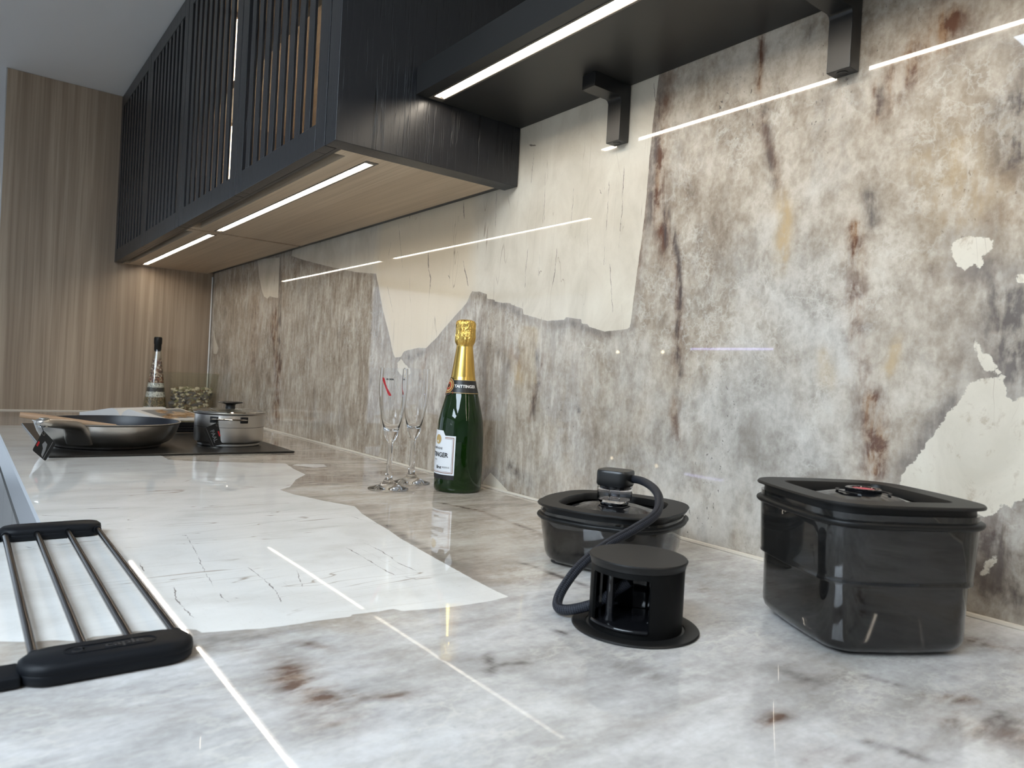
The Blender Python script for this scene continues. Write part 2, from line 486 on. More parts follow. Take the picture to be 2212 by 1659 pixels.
ORG = {}
def org(o):
    while o.name not in ORG: o = o.parent
    return ORG[o.name]
def tag(o, label=None, cat=None, group=None, kind=None):
    if label: o['label'] = label
    if cat: o['category'] = cat
    if group: o['group'] = group
    if kind: o['kind'] = kind
    return o
def thing(name, label, cat, loc, group=None):
    o = bpy.data.objects.new(name, None); COL.objects.link(o)
    o.empty_display_size = .03
    o.location = (loc[0], loc[1], loc[2] + ZC)
    ORG[o.name] = Vector(loc)
    return tag(o, label, cat, group)
def struct(o): return tag(o, kind='structure')
def bx(name, mat, parent, *b, **kw):
    m = MB(); m.box(*b); return m.build(name, mat, parent, **kw)
def rot2(pts, a, cx=0.0, cy=0.0):
    c, s = math.cos(a), math.sin(a)
    return [(cx + x * c - y * s, cy + x * s + y * c) for x, y in pts]
def superellipse(L, W, n, seg=72):
    out = []
    for k in range(seg):
        a = 2 * math.pi * k / seg; c, s = math.cos(a), math.sin(a)
        out.append((L / 2 * math.copysign(abs(c) ** (2 / n), c), W / 2 * math.copysign(abs(s) ** (2 / n), s)))
    return out
def rounded(L, W, r, n=6):
    out = []
    for sx, sy, a0 in ((1, 1, 0), (-1, 1, 90), (-1, -1, 180), (1, -1, 270)):
        for k in range(n + 1):
            a = math.radians(a0 + 90 * k / n)
            out.append((sx * (L / 2 - r) + r * math.cos(a), sy * (W / 2 - r) + r * math.sin(a)))
    return out
def catmull(pts, per=8):
    P = [Vector(p) for p in pts]; P = [P[0] * 2 - P[1]] + P + [P[-1] * 2 - P[-2]]; out = []
    for i in range(1, len(P) - 2):
        for k in range(per):
            t = k / per
            out.append(.5 * ((2 * P[i]) + (P[i + 1] - P[i - 1]) * t + (2 * P[i - 1] - 5 * P[i] + 4 * P[i + 1] - P[i + 2]) * t * t + (3 * P[i] - P[i - 1] - 3 * P[i + 1] + P[i + 2]) * t ** 3))
    out.append(P[-2]); return out
def text_points(s, size, bold=0.0, depth=0.0, res=3):
    """lettering as mesh data centred on the origin: (vertices, faces)"""
    cu = bpy.data.curves.new('lettering', 'FONT'); cu.body = s; cu.size = size; cu.align_x = 'CENTER'; cu.align_y = 'CENTER'
    cu.offset = bold; cu.extrude = depth; cu.resolution_u = res
    ob = bpy.data.objects.new('lettering', cu); COL.objects.link(ob)
    dg = bpy.context.evaluated_depsgraph_get(); dg.update()
    me = bpy.data.meshes.new_from_object(ob.evaluated_get(dg))
    V = [tuple(q.co) for q in me.vertices]; F = [tuple(p.vertices) for p in me.polygons]
    bpy.data.objects.remove(ob); bpy.data.curves.remove(cu); bpy.data.meshes.remove(me)
    return V, F

# ---------------------------------------------------------------- slab patterns (metres on the slab)
WALL_PATCH = {'A': [(-2.2012, 0.549), (-2.0846, 0.5235), (-1.8788, 0.4848), (-1.7302, 0.4597), (-1.6192, 0.4471), (-1.6004, 0.4129), (-1.5751, 0.361), (-1.535, 0.299), (-1.512, 0.2575), (-1.499, 0.2424), (-1.4703, 0.2438), (-1.4585, 0.2555), (-1.4417, 0.2588), (-1.3904, 0.265), (-1.3585, 0.264), (-1.342, 0.274), (-1.3149, 0.2877), (-1.2892, 0.3068), (-1.2473, 0.3324), (-1.2103, 0.3543), (-1.1987, 0.3722), (-1.1927, 0.3774), (-1.1762, 0.3745), (-1.1699, 0.375), (-1.1411, 0.3688), (-1.1402, 0.3598), (-1.114, 0.3558), (-1.1138, 0.3531), (-1.0898, 0.3493), (-1.0639, 0.3471), (-1.0622, 0.3445), (-1.0256, 0.3352), (-1.0247, 0.3252), (-0.9845, 0.3172), (-0.9563, 0.3115), (-0.9106, 0.3117), (-0.9099, 0.3163), (-0.8697, 0.3112), (-0.8692, 0.3043), (-0.8526, 0.3024), (-0.8523, 0.2987), (-0.8148, 0.2905), (-0.7617, 0.2938), (-0.7603, 0.3008), (-0.7573, 0.3356), (-0.7525, 0.3841), (-0.7464, 0.4389), (-0.7422, 0.4935), (-0.7403, 0.5551), (-0.7371, 0.6092), (-0.7308, 0.669), (-0.727, 0.7629), (-0.7239, 0.8294), (-1.2797, 0.9298), (-2.1766, 0.6502)], 'C': [(-2.5291, 0.5709), (-2.4993, 0.5046), (-2.4689, 0.463), (-2.4416, 0.4379), (-2.4032, 0.4281), (-2.3817, 0.4346), (-2.3499, 0.4297), (-2.3016, 0.4241), (-2.3082, 0.5554)], 'D': [(-3.0331, 0.3413), (-2.9916, 0.2945), (-2.9469, 0.2615), (-2.9687, 0.2395), (-3.0149, 0.241)], 'E': [(-0.2911, 0.2327), (-0.2975, 0.2236), (-0.3037, 0.2075), (-0.313, 0.1983), (-0.3188, 0.186), (-0.3295, 0.1699), (-0.3387, 0.1526), (-0.3517, 0.1343), (-0.357, 0.1188), (-0.362, 0.106), (-0.3469, 0.0937), (-0.2936, 0.0948), (-0.2783, 0.0983), (-0.2723, 0.1002), (-0.2652, 0.1034), (-0.263, 0.1133), (-0.2552, 0.112), (-0.2498, 0.1182), (-0.2428, 0.1221), (-0.2185, 0.1293), (-0.2197, 0.2229), (-0.2477, 0.2175), (-0.2559, 0.214), (-0.2619, 0.2185), (-0.2654, 0.2327), (-0.2765, 0.2346)], 'F': [(-0.3204, 0.3669), (-0.3144, 0.3749), (-0.3051, 0.3773), (-0.2925, 0.3749), (-0.2809, 0.3703), (-0.2819, 0.3636), (-0.2855, 0.358), (-0.2914, 0.3549), (-0.287, 0.3444), (-0.2922, 0.3421), (-0.2973, 0.3486), (-0.3055, 0.3432), (-0.3129, 0.3483), (-0.3167, 0.3574)], 'G': [(-1.1218, -0.0019), (-1.1197, 0.0091), (-1.0981, 0.0298), (-1.0443, 0.0046), (-1.0367, -0.0023)], 'H': [(-0.2949, 0.2724), (-0.2884, 0.2678), (-0.2868, 0.26), (-0.2778, 0.2582), (-0.2732, 0.2474), (-0.264, 0.2359), (-0.2686, 0.2348), (-0.2749, 0.2414), (-0.2829, 0.2398), (-0.2854, 0.2494), (-0.2907, 0.2572)], 'I': [(-0.275, 0.0404), (-0.273, 0.0546), (-0.2635, 0.0636), (-0.2607, 0.0616), (-0.2666, 0.0471)], 'J': [(-0.2621, 0.3333), (-0.2565, 0.3364), (-0.2489, 0.3349), (-0.2486, 0.3279), (-0.2561, 0.3275)], 'K': [(-1.4698, 0.2395), (-1.4559, 0.2313), (-1.4379, 0.2242), (-1.4256, 0.2078), (-1.4525, 0.2007), (-1.4801, 0.2127), (-1.4863, 0.2286)]}
TOP_PATCH = {'A': [(-1.6873, -0.4472), (-1.6251, -0.4484), (-1.6059, -0.4242), (-1.5673, -0.3612), (-1.5166, -0.2391), (-1.4377, -0.2524), (-1.3514, -0.2598), (-1.2951, -0.3005), (-1.2192, -0.3395), (-1.196, -0.3657), (-1.1479, -0.3609), (-1.1143, -0.3494), (-1.0749, -0.3382), (-1.0168, -0.3134), (-0.9628, -0.3277), (-0.8916, -0.3384), (-0.8539, -0.3427), (-0.796, -0.3532), (-0.7312, -0.3602), (-0.674, -0.3664), (-0.6088, -0.3727), (-0.5666, -0.3761), (-0.5429, -0.3754), (-0.5404, -0.4031), (-0.5427, -0.4411), (-0.5497, -0.4711), (-0.5542, -0.4856), (-0.5623, -0.4883), (-0.5623, -0.5008), (-0.5658, -0.5274), (-0.5615, -0.5307), (-0.5652, -0.5595), (-0.565, -0.5776), (-0.5684, -0.6042), (-0.5812, -0.6462), (-0.5891, -0.6464), (-0.5956, -0.6555), (-0.5984, -0.6708), (-0.6075, -0.6855), (-0.6063, -0.7006), (-0.61, -0.7147), (-0.6035, -0.7267), (-0.6162, -0.7383), (-0.6173, -0.7516), (-0.6296, -0.7712), (-0.647, -0.8107), (-1.0379, -0.8207), (-1.9629, -0.7571), (-2.452, -0.7274), (-2.4546, -0.6507), (-2.0431, -0.5337)], 'B': [(-1.4855, -0.2375), (-1.5034, -0.2156), (-1.4841, -0.1661), (-1.4479, -0.1752), (-1.4403, -0.2049)]}
WALL_STAIN = [('b', 0.007, 1.0, [(-0.4242, 0.4109), (-0.4207, 0.3973), (-0.4192, 0.3813), (-0.4203, 0.363)]), ('b', 0.012, 0.5, [(-0.4168, 0.3496), (-0.4176, 0.3181), (-0.418, 0.2971)]), ('b', 0.013, 0.85, [(-0.4015, 0.2241), (-0.3897, 0.1989), (-0.387, 0.1787), (-0.3808, 0.1589), (-0.3833, 0.1331), (-0.3876, 0.1197)]), ('b', 0.016, 0.75, [(-0.3289, 0.6246), (-0.3365, 0.6034), (-0.3447, 0.5894), (-0.3628, 0.5831), (-0.3784, 0.5631), (-0.3827, 0.5366)]), ('d', 0.0032, 0.8, [(-0.7026, 0.4735), (-0.6867, 0.4313), (-0.6741, 0.3838), (-0.6667, 0.3375), (-0.6714, 0.2984), (-0.6685, 0.2591), (-0.6599, 0.2299), (-0.6646, 0.2037)]), ('b', 0.008, 0.5, [(-0.6848, 0.4046), (-0.6692, 0.3376), (-0.6685, 0.2591), (-0.662, 0.2136)]), ('b', 0.01, 0.45, [(-0.4244, 0.4136), (-0.4178, 0.3654), (-0.4158, 0.297), (-0.4056, 0.2499), (-0.3923, 0.1988)]), ('b', 0.006, 0.55, [(-0.7434, 0.6453), (-0.7422, 0.5555), (-0.7471, 0.4736), (-0.7526, 0.398), (-0.7559, 0.3425)]), ('b', 0.008, 0.4, [(-0.6644, 0.2004), (-0.6678, 0.1675), (-0.6528, 0.1299)]), ('y', 0.01, 0.5, [(-1.0887, 0.2572), (-1.0438, 0.2321), (-1.0129, 0.1912)]), ('b', 0.006, 0.5, [(-0.9598, 0.2498), (-0.9745, 0.201), (-0.9889, 0.1431)]), ('b', 0.005, 0.45, [(-0.5569, 0.5752), (-0.5361, 0.5113), (-0.5164, 0.4555)]), ('d', 0.006, 0.45, [(-0.5394, 0.5121), (-0.5314, 0.4696)]), ('b', 0.014, 0.6, [(-0.7159, 0.6578), (-0.721, 0.5713), (-0.723, 0.4903), (-0.7066, 0.4338), (-0.6881, 0.3917)]), ('d', 0.005, 0.6, [(-0.7256, 0.6471), (-0.7293, 0.6004), (-0.7312, 0.5531), (-0.7339, 0.4921), (-0.7361, 0.4239)]), ('d', 0.003, 0.7, [(-0.7118, 0.4817), (-0.7027, 0.44), (-0.695, 0.3924)]), ('b', 0.03, 0.65, [(-2.3262, 0.4164), (-2.3235, 0.3115), (-2.2655, 0.2078), (-2.2651, 0.1196), (-2.2772, 0.0009)]), ('b', 0.04, 0.35, [(-2.526, 0.4267), (-2.5182, 0.3146), (-2.5226, 0.1867)]), ('d', 0.012, 0.5, [(-2.2966, 0.5335), (-2.2768, 0.3697), (-2.2678, 0.2518), (-2.2468, 0.1936)]), ('b', 0.006, 0.6, [(-0.5601, 0.6772), (-0.5587, 0.6351), (-0.5575, 0.5843)]), ('d', 0.008, 0.3, [(-0.5514, 0.5737), (-0.5406, 0.5299)]), ('d', 0.006, 0.5, [(-0.9937, 0.274), (-0.971, 0.2335), (-0.9764, 0.1928), (-0.9831, 0.1517), (-0.976, 0.1441)]), ('d', 0.01, 0.5, [(-1.0887, 0.2572), (-1.0624, 0.236)]), ('b', 0.006, 0.4, [(-1.0604, 0.2616), (-1.0339, 0.2449), (-1.0225, 0.2241)]), ('y', 0.009, 0.8, [(-0.5164, 0.4555), (-0.5103, 0.4202), (-0.5123, 0.3918), (-0.5117, 0.3631)]), ('y', 0.009, 0.5, [(-0.4485, 0.2547), (-0.4435, 0.2278)]), ('y', 0.035, 0.45, [(-0.3278, 0.4858), (-0.3221, 0.4607), (-0.3028, 0.4195), (-0.285, 0.3936)]), ('y', 0.006, 0.7, [(-0.3667, 0.273), (-0.3726, 0.2479), (-0.3767, 0.2352)]), ('d', 0.022, 0.9, [(-0.2584, 0.5182), (-0.2633, 0.4885), (-0.259, 0.4564), (-0.2526, 0.4418)]), ('d', 0.025, 0.75, [(-0.2601, 0.3323), (-0.2602, 0.2966), (-0.2545, 0.261), (-0.2525, 0.2212)]), ('d', 0.015, 0.5, [(-0.2909, 0.353), (-0.2818, 0.3339), (-0.2728, 0.3152)]), ('d', 0.009, 0.45, [(-0.2986, 0.2259), (-0.3144, 0.2001), (-0.3307, 0.1739), (-0.3431, 0.1507), (-0.3561, 0.1293)]), ('d', 0.03, 0.6, [(-0.2652, 0.0947), (-0.2558, 0.0654), (-0.2504, 0.0356), (-0.2436, 0.0154)]), ('b', 0.03, 0.4, [(-0.2723, 0.0797), (-0.2714, 0.0618)]), ('d', 0.008, 0.45, [(-0.4921, 0.6589), (-0.4878, 0.6378)]), ('d', 0.003, 0.8, [(-0.8706, 0.1711), (-0.8642, 0.1617)]), ('b', 0.004, 0.6, [(-0.4094, 0.562), (-0.4042, 0.5347), (-0.4079, 0.5098)]), ('d', 0.004, 0.6, [(-0.4028, 0.555), (-0.4039, 0.5295)]), ('d', 0.006, 0.5, [(-1.5271, 0.3316), (-1.4949, 0.2661), (-1.4786, 0.2394)]), ('d', 0.006, 0.5, [(-1.4445, 0.2451), (-1.4186, 0.2402), (-1.3889, 0.2507), (-1.3637, 0.258)]), ('d', 0.006, 0.4, [(-1.1595, 0.3654), (-1.1275, 0.3547), (-1.0676, 0.3413), (-1.0272, 0.3228)]), ('d', 0.006, 0.4, [(-0.946, 0.3056), (-0.887, 0.3041), (-0.8314, 0.2908), (-0.7902, 0.2858)]), ('b', 0.005, 0.5, [(-1.3509, 0.266), (-1.3663, 0.2256), (-1.382, 0.1846)]), ('d', 0.01, 0.5, [(-1.041, 0.0461), (-0.9854, 0.0289)]), ('d', 0.007, 0.6, [(-0.4073, 0.4371), (-0.4018, 0.4052)]), ('b', 0.05, 0.3, [(-0.2645, 0.4532), (-0.2663, 0.4133), (-0.2722, 0.3783)])]
TOP_STAIN = [('b', 0.004, 0.9, [(-1.0023, -0.1738), (-0.9587, -0.1616), (-0.9126, -0.1488), (-0.8542, -0.1561)]), ('b', 0.004, 0.5, [(-0.8542, -0.1561), (-0.7708, -0.1616), (-0.7156, -0.1749)]), ('d', 0.006, 0.45, [(-0.9489, -0.3205), (-0.8659, -0.3341), (-0.7917, -0.3472), (-0.7285, -0.3514), (-0.664, -0.3604)]), ('d', 0.0035, 0.75, [(-0.6426, -0.2881), (-0.6222, -0.2822), (-0.5811, -0.2833), (-0.5306, -0.2812)]), ('d', 0.0025, 0.8, [(-0.451, -0.3956), (-0.4441, -0.3943), (-0.4345, -0.3967)]), ('b', 0.012, 0.8, [(-0.4955, -0.6089), (-0.4681, -0.6164), (-0.446, -0.6154), (-0.4264, -0.6111), (-0.4228, -0.5972)]), ('b', 0.006, 0.6, [(-0.4228, -0.5972), (-0.4134, -0.5787), (-0.4035, -0.5578)]), ('b', 0.02, 0.45, [(-0.4541, -0.6154), (-0.4072, -0.6131), (-0.3907, -0.6086)]), ('d', 0.003, 0.8, [(-0.4396, -0.4746), (-0.4179, -0.486), (-0.4037, -0.4972)]), ('d', 0.0018, 0.7, [(-0.418, -0.4862), (-0.4136, -0.4734), (-0.4084, -0.4591)]), ('b', 0.005, 0.5, [(-0.5245, -0.5882), (-0.5117, -0.5788), (-0.4952, -0.5734)]), ('b', 0.006, 0.7, [(-0.2555, -0.3949), (-0.2574, -0.3767), (-0.2594, -0.3651)]), ('b', 0.007, 0.7, [(-0.2129, -0.2448), (-0.204, -0.2267)]), ('d', 0.004, 0.6, [(-0.211, -0.3581), (-0.2044, -0.3515), (-0.1881, -0.3464), (-0.1797, -0.3447)]), ('d', 0.01, 0.8, [(-0.1786, -0.2489), (-0.1771, -0.2374)]), ('d', 0.004, 0.5, [(-0.2617, -0.2525), (-0.2379, -0.2455)]), ('d', 0.006, 0.4, [(-0.2943, -0.2973), (-0.2774, -0.2977)]), ('b', 0.02, 0.5, [(-0.1814, -0.2718), (-0.1576, -0.2558)]), ('d', 0.02, 0.35, [(-0.5656, -0.6545), (-0.5476, -0.6121), (-0.5372, -0.5833)]), ('b', 0.01, 0.4, [(-0.4878, -0.1667), (-0.4314, -0.195)]), ('b', 0.012, 0.5, [(-0.2473, -0.0803), (-0.227, -0.0772)]), ('b', 0.01, 0.35, [(-0.2168, -0.4049), (-0.2122, -0.3878)]), ('d', 0.015, 0.3, [(-0.3752, -0.4163), (-0.3424, -0.3924), (-0.3339, -0.3612)]), ('b', 0.008, 0.4, [(-1.2598, -0.2605), (-1.3479, -0.1232), (-1.3645, -0.0499)]), ('d', 0.006, 0.4, [(-1.2669, -0.2842), (-1.2296, -0.2732), (-1.215, -0.2441)])]
WALL_CRACK = [(0.0016, [(-1.3735, 0.4787), (-1.3664, 0.4346), (-1.3557, 0.4158), (-1.3559, 0.3897)]), (0.0012, [(-1.2325, 0.4447), (-1.2261, 0.4276), (-1.2139, 0.4023), (-1.2067, 0.3866)]), (0.0006, [(-1.3326, 0.3256), (-1.3286, 0.3037)]), (0.0006, [(-1.0199, 0.4489), (-1.0251, 0.3978), (-1.0227, 0.3701)]), (0.0006, [(-0.9866, 0.4305), (-0.9868, 0.3882)]), (0.0007, [(-0.9403, 0.44), (-0.9434, 0.3912), (-0.9487, 0.367)]), (0.0005, [(-0.8249, 0.427), (-0.8252, 0.3933)]), (0.0005, [(-0.8124, 0.4038), (-0.8041, 0.3485), (-0.7985, 0.3161)]), (0.0006, [(-1.0184, 0.6188), (-1.0228, 0.5574)]), (0.0006, [(-0.8228, 0.5327), (-0.8238, 0.4455)]), (0.0007, [(-0.7928, 0.5506), (-0.7912, 0.4868), (-0.7947, 0.4124)]), (0.0014, [(-1.2422, 0.5627), (-1.2353, 0.5259)]), (0.0007, [(-1.5166, 0.5591), (-1.4832, 0.4424)]), (0.0004, [(-0.984, 0.5789), (-0.9796, 0.4768)]), (0.0016, [(-1.0341, 0.6323), (-1.0124, 0.6258)]), (0.0006, [(-0.741, 0.6617), (-0.7323, 0.6114)]), (0.0005, [(-1.5481, 0.5194), (-1.5596, 0.4766)]), (0.0005, [(-1.1285, 0.594), (-1.1247, 0.4873)]), (0.0005, [(-0.906, 0.5366), (-0.9089, 0.4597)]), (0.0005, [(-1.5605, 0.4213), (-1.5169, 0.3422)]), (0.0012, [(-0.843, 0.5179), (-0.8404, 0.5116)]), (0.0012, [(-0.9815, 0.4008), (-0.9787, 0.3973)]), (0.001, [(-1.2857, 0.417), (-1.2777, 0.4087)])]
TOP_CRACK = [(0.0007, [(-0.9329, -0.576), (-0.8287, -0.5887), (-0.7498, -0.5998), (-0.6832, -0.6079)]), (0.0014, [(-0.6751, -0.6075), (-0.6571, -0.6082), (-0.643, -0.6064)]), (0.0013, [(-0.7548, -0.5579), (-0.7, -0.558), (-0.6584, -0.5609), (-0.6199, -0.5678)]), (0.0013, [(-0.7154, -0.6364), (-0.6722, -0.644), (-0.6449, -0.6431), (-0.6147, -0.6422)]), (0.0012, [(-0.8034, -0.4042), (-0.7478, -0.4038), (-0.6957, -0.4118), (-0.6546, -0.4088)]), (0.0014, [(-0.7883, -0.4335), (-0.741, -0.4342), (-0.6887, -0.4378), (-0.6462, -0.4386)]), (0.001, [(-0.9686, -0.3519), (-0.924, -0.3471), (-0.8817, -0.3413)]), (0.0006, [(-1.0282, -0.6251), (-1.0226, -0.5075), (-1.0248, -0.3593)]), (0.001, [(-1.1012, -0.7155), (-1.081, -0.6808)]), (0.0016, [(-0.882, -0.6503), (-0.8769, -0.6313)]), (0.002, [(-1.376, -0.4578), (-1.3564, -0.4099)]), (0.002, [(-1.4544, -0.6747), (-1.4481, -0.6523)]), (0.002, [(-1.2445, -0.5506), (-1.2387, -0.5246)]), (0.003, [(-0.918, -0.5846), (-0.9143, -0.5761)]), (0.002, [(-1.0352, -0.6223), (-1.024, -0.6178)]), (0.002, [(-0.6547, -0.6005), (-0.6529, -0.597)]), (0.002, [(-0.6221, -0.5691), (-0.6204, -0.5659)]), (0.002, [(-0.924, -0.7376), (-0.9176, -0.731)]), (0.0015, [(-0.8121, -0.6484), (-0.7744, -0.6501)]), (0.002, [(-1.1275, -0.6608), (-1.1183, -0.6173)]), (0.0008, [(-0.7229, -0.5166), (-0.6559, -0.5352)]), (0.0012, [(-0.6488, -0.4324), (-0.6312, -0.4234)])]


def seg_dist(P, pts, closed):
    A = np.array(pts, float); B = np.roll(A, -1, 0) if closed else A[1:]
    if not closed: A = A[:-1]
    best = np.full(len(P), 1e9); sgn = np.ones(len(P)); along = np.zeros(len(P))
    n = len(A)
    for k in range(n):
        d = B[k] - A[k]; L2 = max(d @ d, 1e-12); q = P - A[k]
        t = np.clip((q @ d) / L2, 0, 1)
        w = q - t[:, None] * d
        dd = np.sqrt((w ** 2).sum(1)); m = dd < best
        best[m] = dd[m]
        cr = d[0] * q[:, 1] - d[1] * q[:, 0]
        sgn[m] = np.sign(cr[m]); along[m] = (k + t[m]) / n
    return best, sgn, along
def inside(P, poly):
    A = np.array(poly, float); r = np.zeros(len(P), bool); j = len(A) - 1
    for i in range(len(A)):
        c = (A[i, 1] > P[:, 1]) != (A[j, 1] > P[:, 1])
        den = A[j, 1] - A[i, 1]
        xx = (A[j, 0] - A[i, 0]) * (P[:, 1] - A[i, 1]) / (den if abs(den) > 1e-12 else 1e-12) + A[i, 0]
        r ^= c & (P[:, 0] < xx); j = i
    return r
def pattern_attributes(me, P, patches, stains, cracks, ragged=(), cream=None):
    N = len(P)
    sd = np.full(N, -1.0); rag = np.full(N, .0015)
    for k, poly in patches.items():
        d, _, _ = seg_dist(P, poly, True)
        s = np.where(inside(P, poly), d, -d); m = s > sd; sd = np.maximum(sd, s)
        if k in ragged: rag[m & (s > -.03)] = .010
    st = {'b': np.zeros(N), 'd': np.zeros(N), 'y': np.zeros(N)}
    for kind, w, s, pts in stains:
        d, _, al = seg_dist(P, pts, False)
        fade = np.clip(np.minimum(al, 1 - al) / .12, .45, 1) if len(pts) > 2 else 1.0
        w = w * 1.25
        st[kind] = np.maximum(st[kind], min(1.0, s * 1.25) * np.exp(-(d / w) ** 2) * fade)
    off = np.full(N, .05); cw = np.zeros(N); best = np.full(N, 1e9)
    for w, pts in cracks:
        d, sg, al = seg_dist(P, pts, False)
        m = d < best; best[m] = d[m]
        off[m] = (d * sg)[m]
        ends = np.clip(np.minimum(al, 1 - al) / .12, 0, 1)
        cw[m] = (w * ends * (d < .016))[m]
    cr = np.zeros(N)
    if cream is not None:
        d, _, _ = seg_dist(P, cream, True)
        s = np.where(inside(P, cream), d, -d); cr = np.clip(s / .05 + .6, 0, 1)
    for nm, a in (('patch', sd), ('rag', rag), ('brown', st['b']), ('dark', st['d']), ('yellow', st['y']), ('crack_off', off), ('crack_w', cw), ('cream', cr)):
        at = me.attributes.new(nm, 'FLOAT', 'POINT'); at.data.foreach_set('value', np.ascontiguousarray(a, dtype=np.float32))
def grid_mesh(us, vs_, keep=None):
    nu, nv = len(us), len(vs_)
    U, V = np.meshgrid(us, vs_, indexing='ij'); P = np.stack([U.ravel(), V.ravel()], 1)
    I, J = np.meshgrid(np.arange(nu - 1), np.arange(nv - 1), indexing='ij')
    if keep is not None:
        m = keep((us[:-1] + us[1:])[:, None] / 2 + 0 * J, (vs_[:-1] + vs_[1:])[None, :] / 2 + 0 * I); I = I[m]; J = J[m]
    I = I.ravel(); J = J.ravel()
    F = np.stack([I * nv + J, (I + 1) * nv + J, (I + 1) * nv + J + 1, I * nv + J + 1], 1)
    used = np.unique(F); mp = np.full(len(P), -1); mp[used] = np.arange(len(used))
    return P[used], mp[F]
def mesh_from_arrays(name, V, F, extraV, extraF, mats, extra_mi):
    n0 = len(V); V = np.concatenate([V, np.array(extraV, float).reshape(-1, 3)])
    me = bpy.data.meshes.new(name)
    nf = len(F); ne = len(extraF)
    me.vertices.add(len(V)); me.vertices.foreach_set('co', V.astype(np.float32).ravel())
    loops = np.concatenate([F.ravel()] + [np.array(q) + n0 for q in extraF]) if ne else F.ravel()
    tot = np.concatenate([np.full(nf, 4), np.array([len(q) for q in extraF], int)]) if ne else np.full(nf, 4)
    me.loops.add(len(loops)); me.loops.foreach_set('vertex_index', loops.astype(np.int32))
    me.polygons.add(nf + ne)
    me.polygons.foreach_set('loop_start', np.concatenate([[0], np.cumsum(tot)[:-1]]).astype(np.int32))
    me.polygons.foreach_set('material_index', np.concatenate([np.zeros(nf), np.array(extra_mi)]).astype(np.int32) if ne else np.zeros(nf, np.int32))
    for m in mats: me.materials.append(m)
    me.update(calc_edges=True); me.validate()
    return me, V

# ---------------------------------------------------------------- room
XE = -3.071            # oak end panel
YF = -0.718            # front edge of the worktop
XL = -0.998            # inner corner of the L
CEIL = 1.183
m = MB(); m.box(-7.2, 2.6, -4.35, .35, -.96, -.90); struct(m.build('floor', M['floor']))
m = MB(); m.box(-7.2, 2.6, -4.35, .35, CEIL, CEIL + .05); struct(m.build('ceiling', M['ceiling']))
m = MB(); m.box(-7.2, -7.1, -.92, .35, -.90, CEIL); m.box(-7.2, -7.1, -4.35, -4.2, -.90, CEIL)
m.box(-7.2, -7.1, -4.2, -.92, -.90, -.84); m.box(-7.2, -7.1, -4.2, -.92, 1.12, CEIL); struct(m.build('wall_left', M['wall_paint']))
m = MB(); m.box(-7.18, -7.12, -4.2, -.92, -.84, -.79); m.box(-7.18, -7.12, -4.2, -.92, 1.07, 1.12)
for y in (-4.2, -2.585, -.97): m.box(-7.18, -7.12, y, y + .05, -.79, 1.07)
w = struct(m.build('window_3', M['alu'])); ORG[w.name] = Vector((0, 0, 0))
for ya, yb_ in ((-4.15, -2.585), (-2.535, -.97)): bx('window_pane', M['pane'], w, -7.153, -7.147, ya, yb_, -.79, 1.07)
m = MB(); m.box(2.5, 2.6, -4.35, .35, -.90, CEIL); struct(m.build('wall_right', M['wall_paint']))
m = MB()
wx = [(-6.9, -5.2), (-2.9, .75)]
m.box(-7.1, 2.5, -4.35, -4.25, -.90, -.84); m.box(-7.1, 2.5, -4.35, -4.25, 1.12, CEIL)
for a, b in ((-7.1, -6.9), (-5.2, -2.9), (.75, 2.5)): m.box(a, b, -4.35, -4.25, -.84, 1.12)
struct(m.build('wall_front', M['wall_paint']))
for i, (a, b) in enumerate(wx):
    m = MB()
    m.box(a, b, -4.33, -4.27, -.84, -.79); m.box(a, b, -4.33, -4.27, 1.07, 1.12)
    for x in (a, (a + b) / 2 - .025, b - .05): m.box(x, x + .05, -4.33, -4.27, -.79, 1.07)
    w = struct(m.build('window_%d' % (i + 1), M['alu']))
    ORG[w.name] = Vector((0, 0, 0))
    for xa, xb in ((a + .05, (a + b) / 2 - .025), ((a + b) / 2 + .025, b - .05)):
        bx('window_pane', M['pane'], w, xa, xb, -4.303, -4.297, -.79, 1.07)

# back wall: the polished slab behind the worktop
us = np.linspace(XE - .06, 1.0, 960); vs_ = np.linspace(-.03, .75, 185)
P, F = grid_mesh(us, vs_)
V3 = np.stack([P[:, 0], np.zeros(len(P)), P[:, 1]], 1)
ex = [(XE - .06, 0, .75), (1.0, 0, .75), (1.0, 0, CEIL), (XE - .06, 0, CEIL),
      (1.0, 0, -.9), (2.5, 0, -.9), (2.5, 0, CEIL), (1.0, 0, CEIL), (-7.1, 0, -.9), (XE - .06, 0, -.9), (XE - .06, 0, CEIL), (-7.1, 0, CEIL),
      (-7.1, .1, -.9), (2.5, .1, -.9), (2.5, .1, CEIL), (-7.1, .1, CEIL), (XE - .06, 0, -.9), (1.0, 0, -.9), (1.0, 0, -.03), (XE - .06, 0, -.03)]
ef = [(0, 1, 2, 3), (4, 5, 6, 7), (8, 9, 10, 11), (13, 12, 15, 14), (16, 17, 18, 19)]
me, V = mesh_from_arrays('wall_back', V3, F, ex, ef, [M['wall_marble'], M['wall_paint']], [0, 1, 1, 1, 1])
cream = [(-1.62, .447), (-1.6, .6), (-1.2, .62), (-1.2, .372), (-1.2473, .3324), (-1.3585, .264), (-1.499, .2424)]
pattern_attributes(me, V[:, [0, 2]], WALL_PATCH, WALL_STAIN, WALL_CRACK, ('F', 'H', 'J', 'K', 'E', 'I'), cream)
o = bpy.data.objects.new('wall_back', me); COL.objects.link(o); o.location = (0, 0, ZC); struct(o)

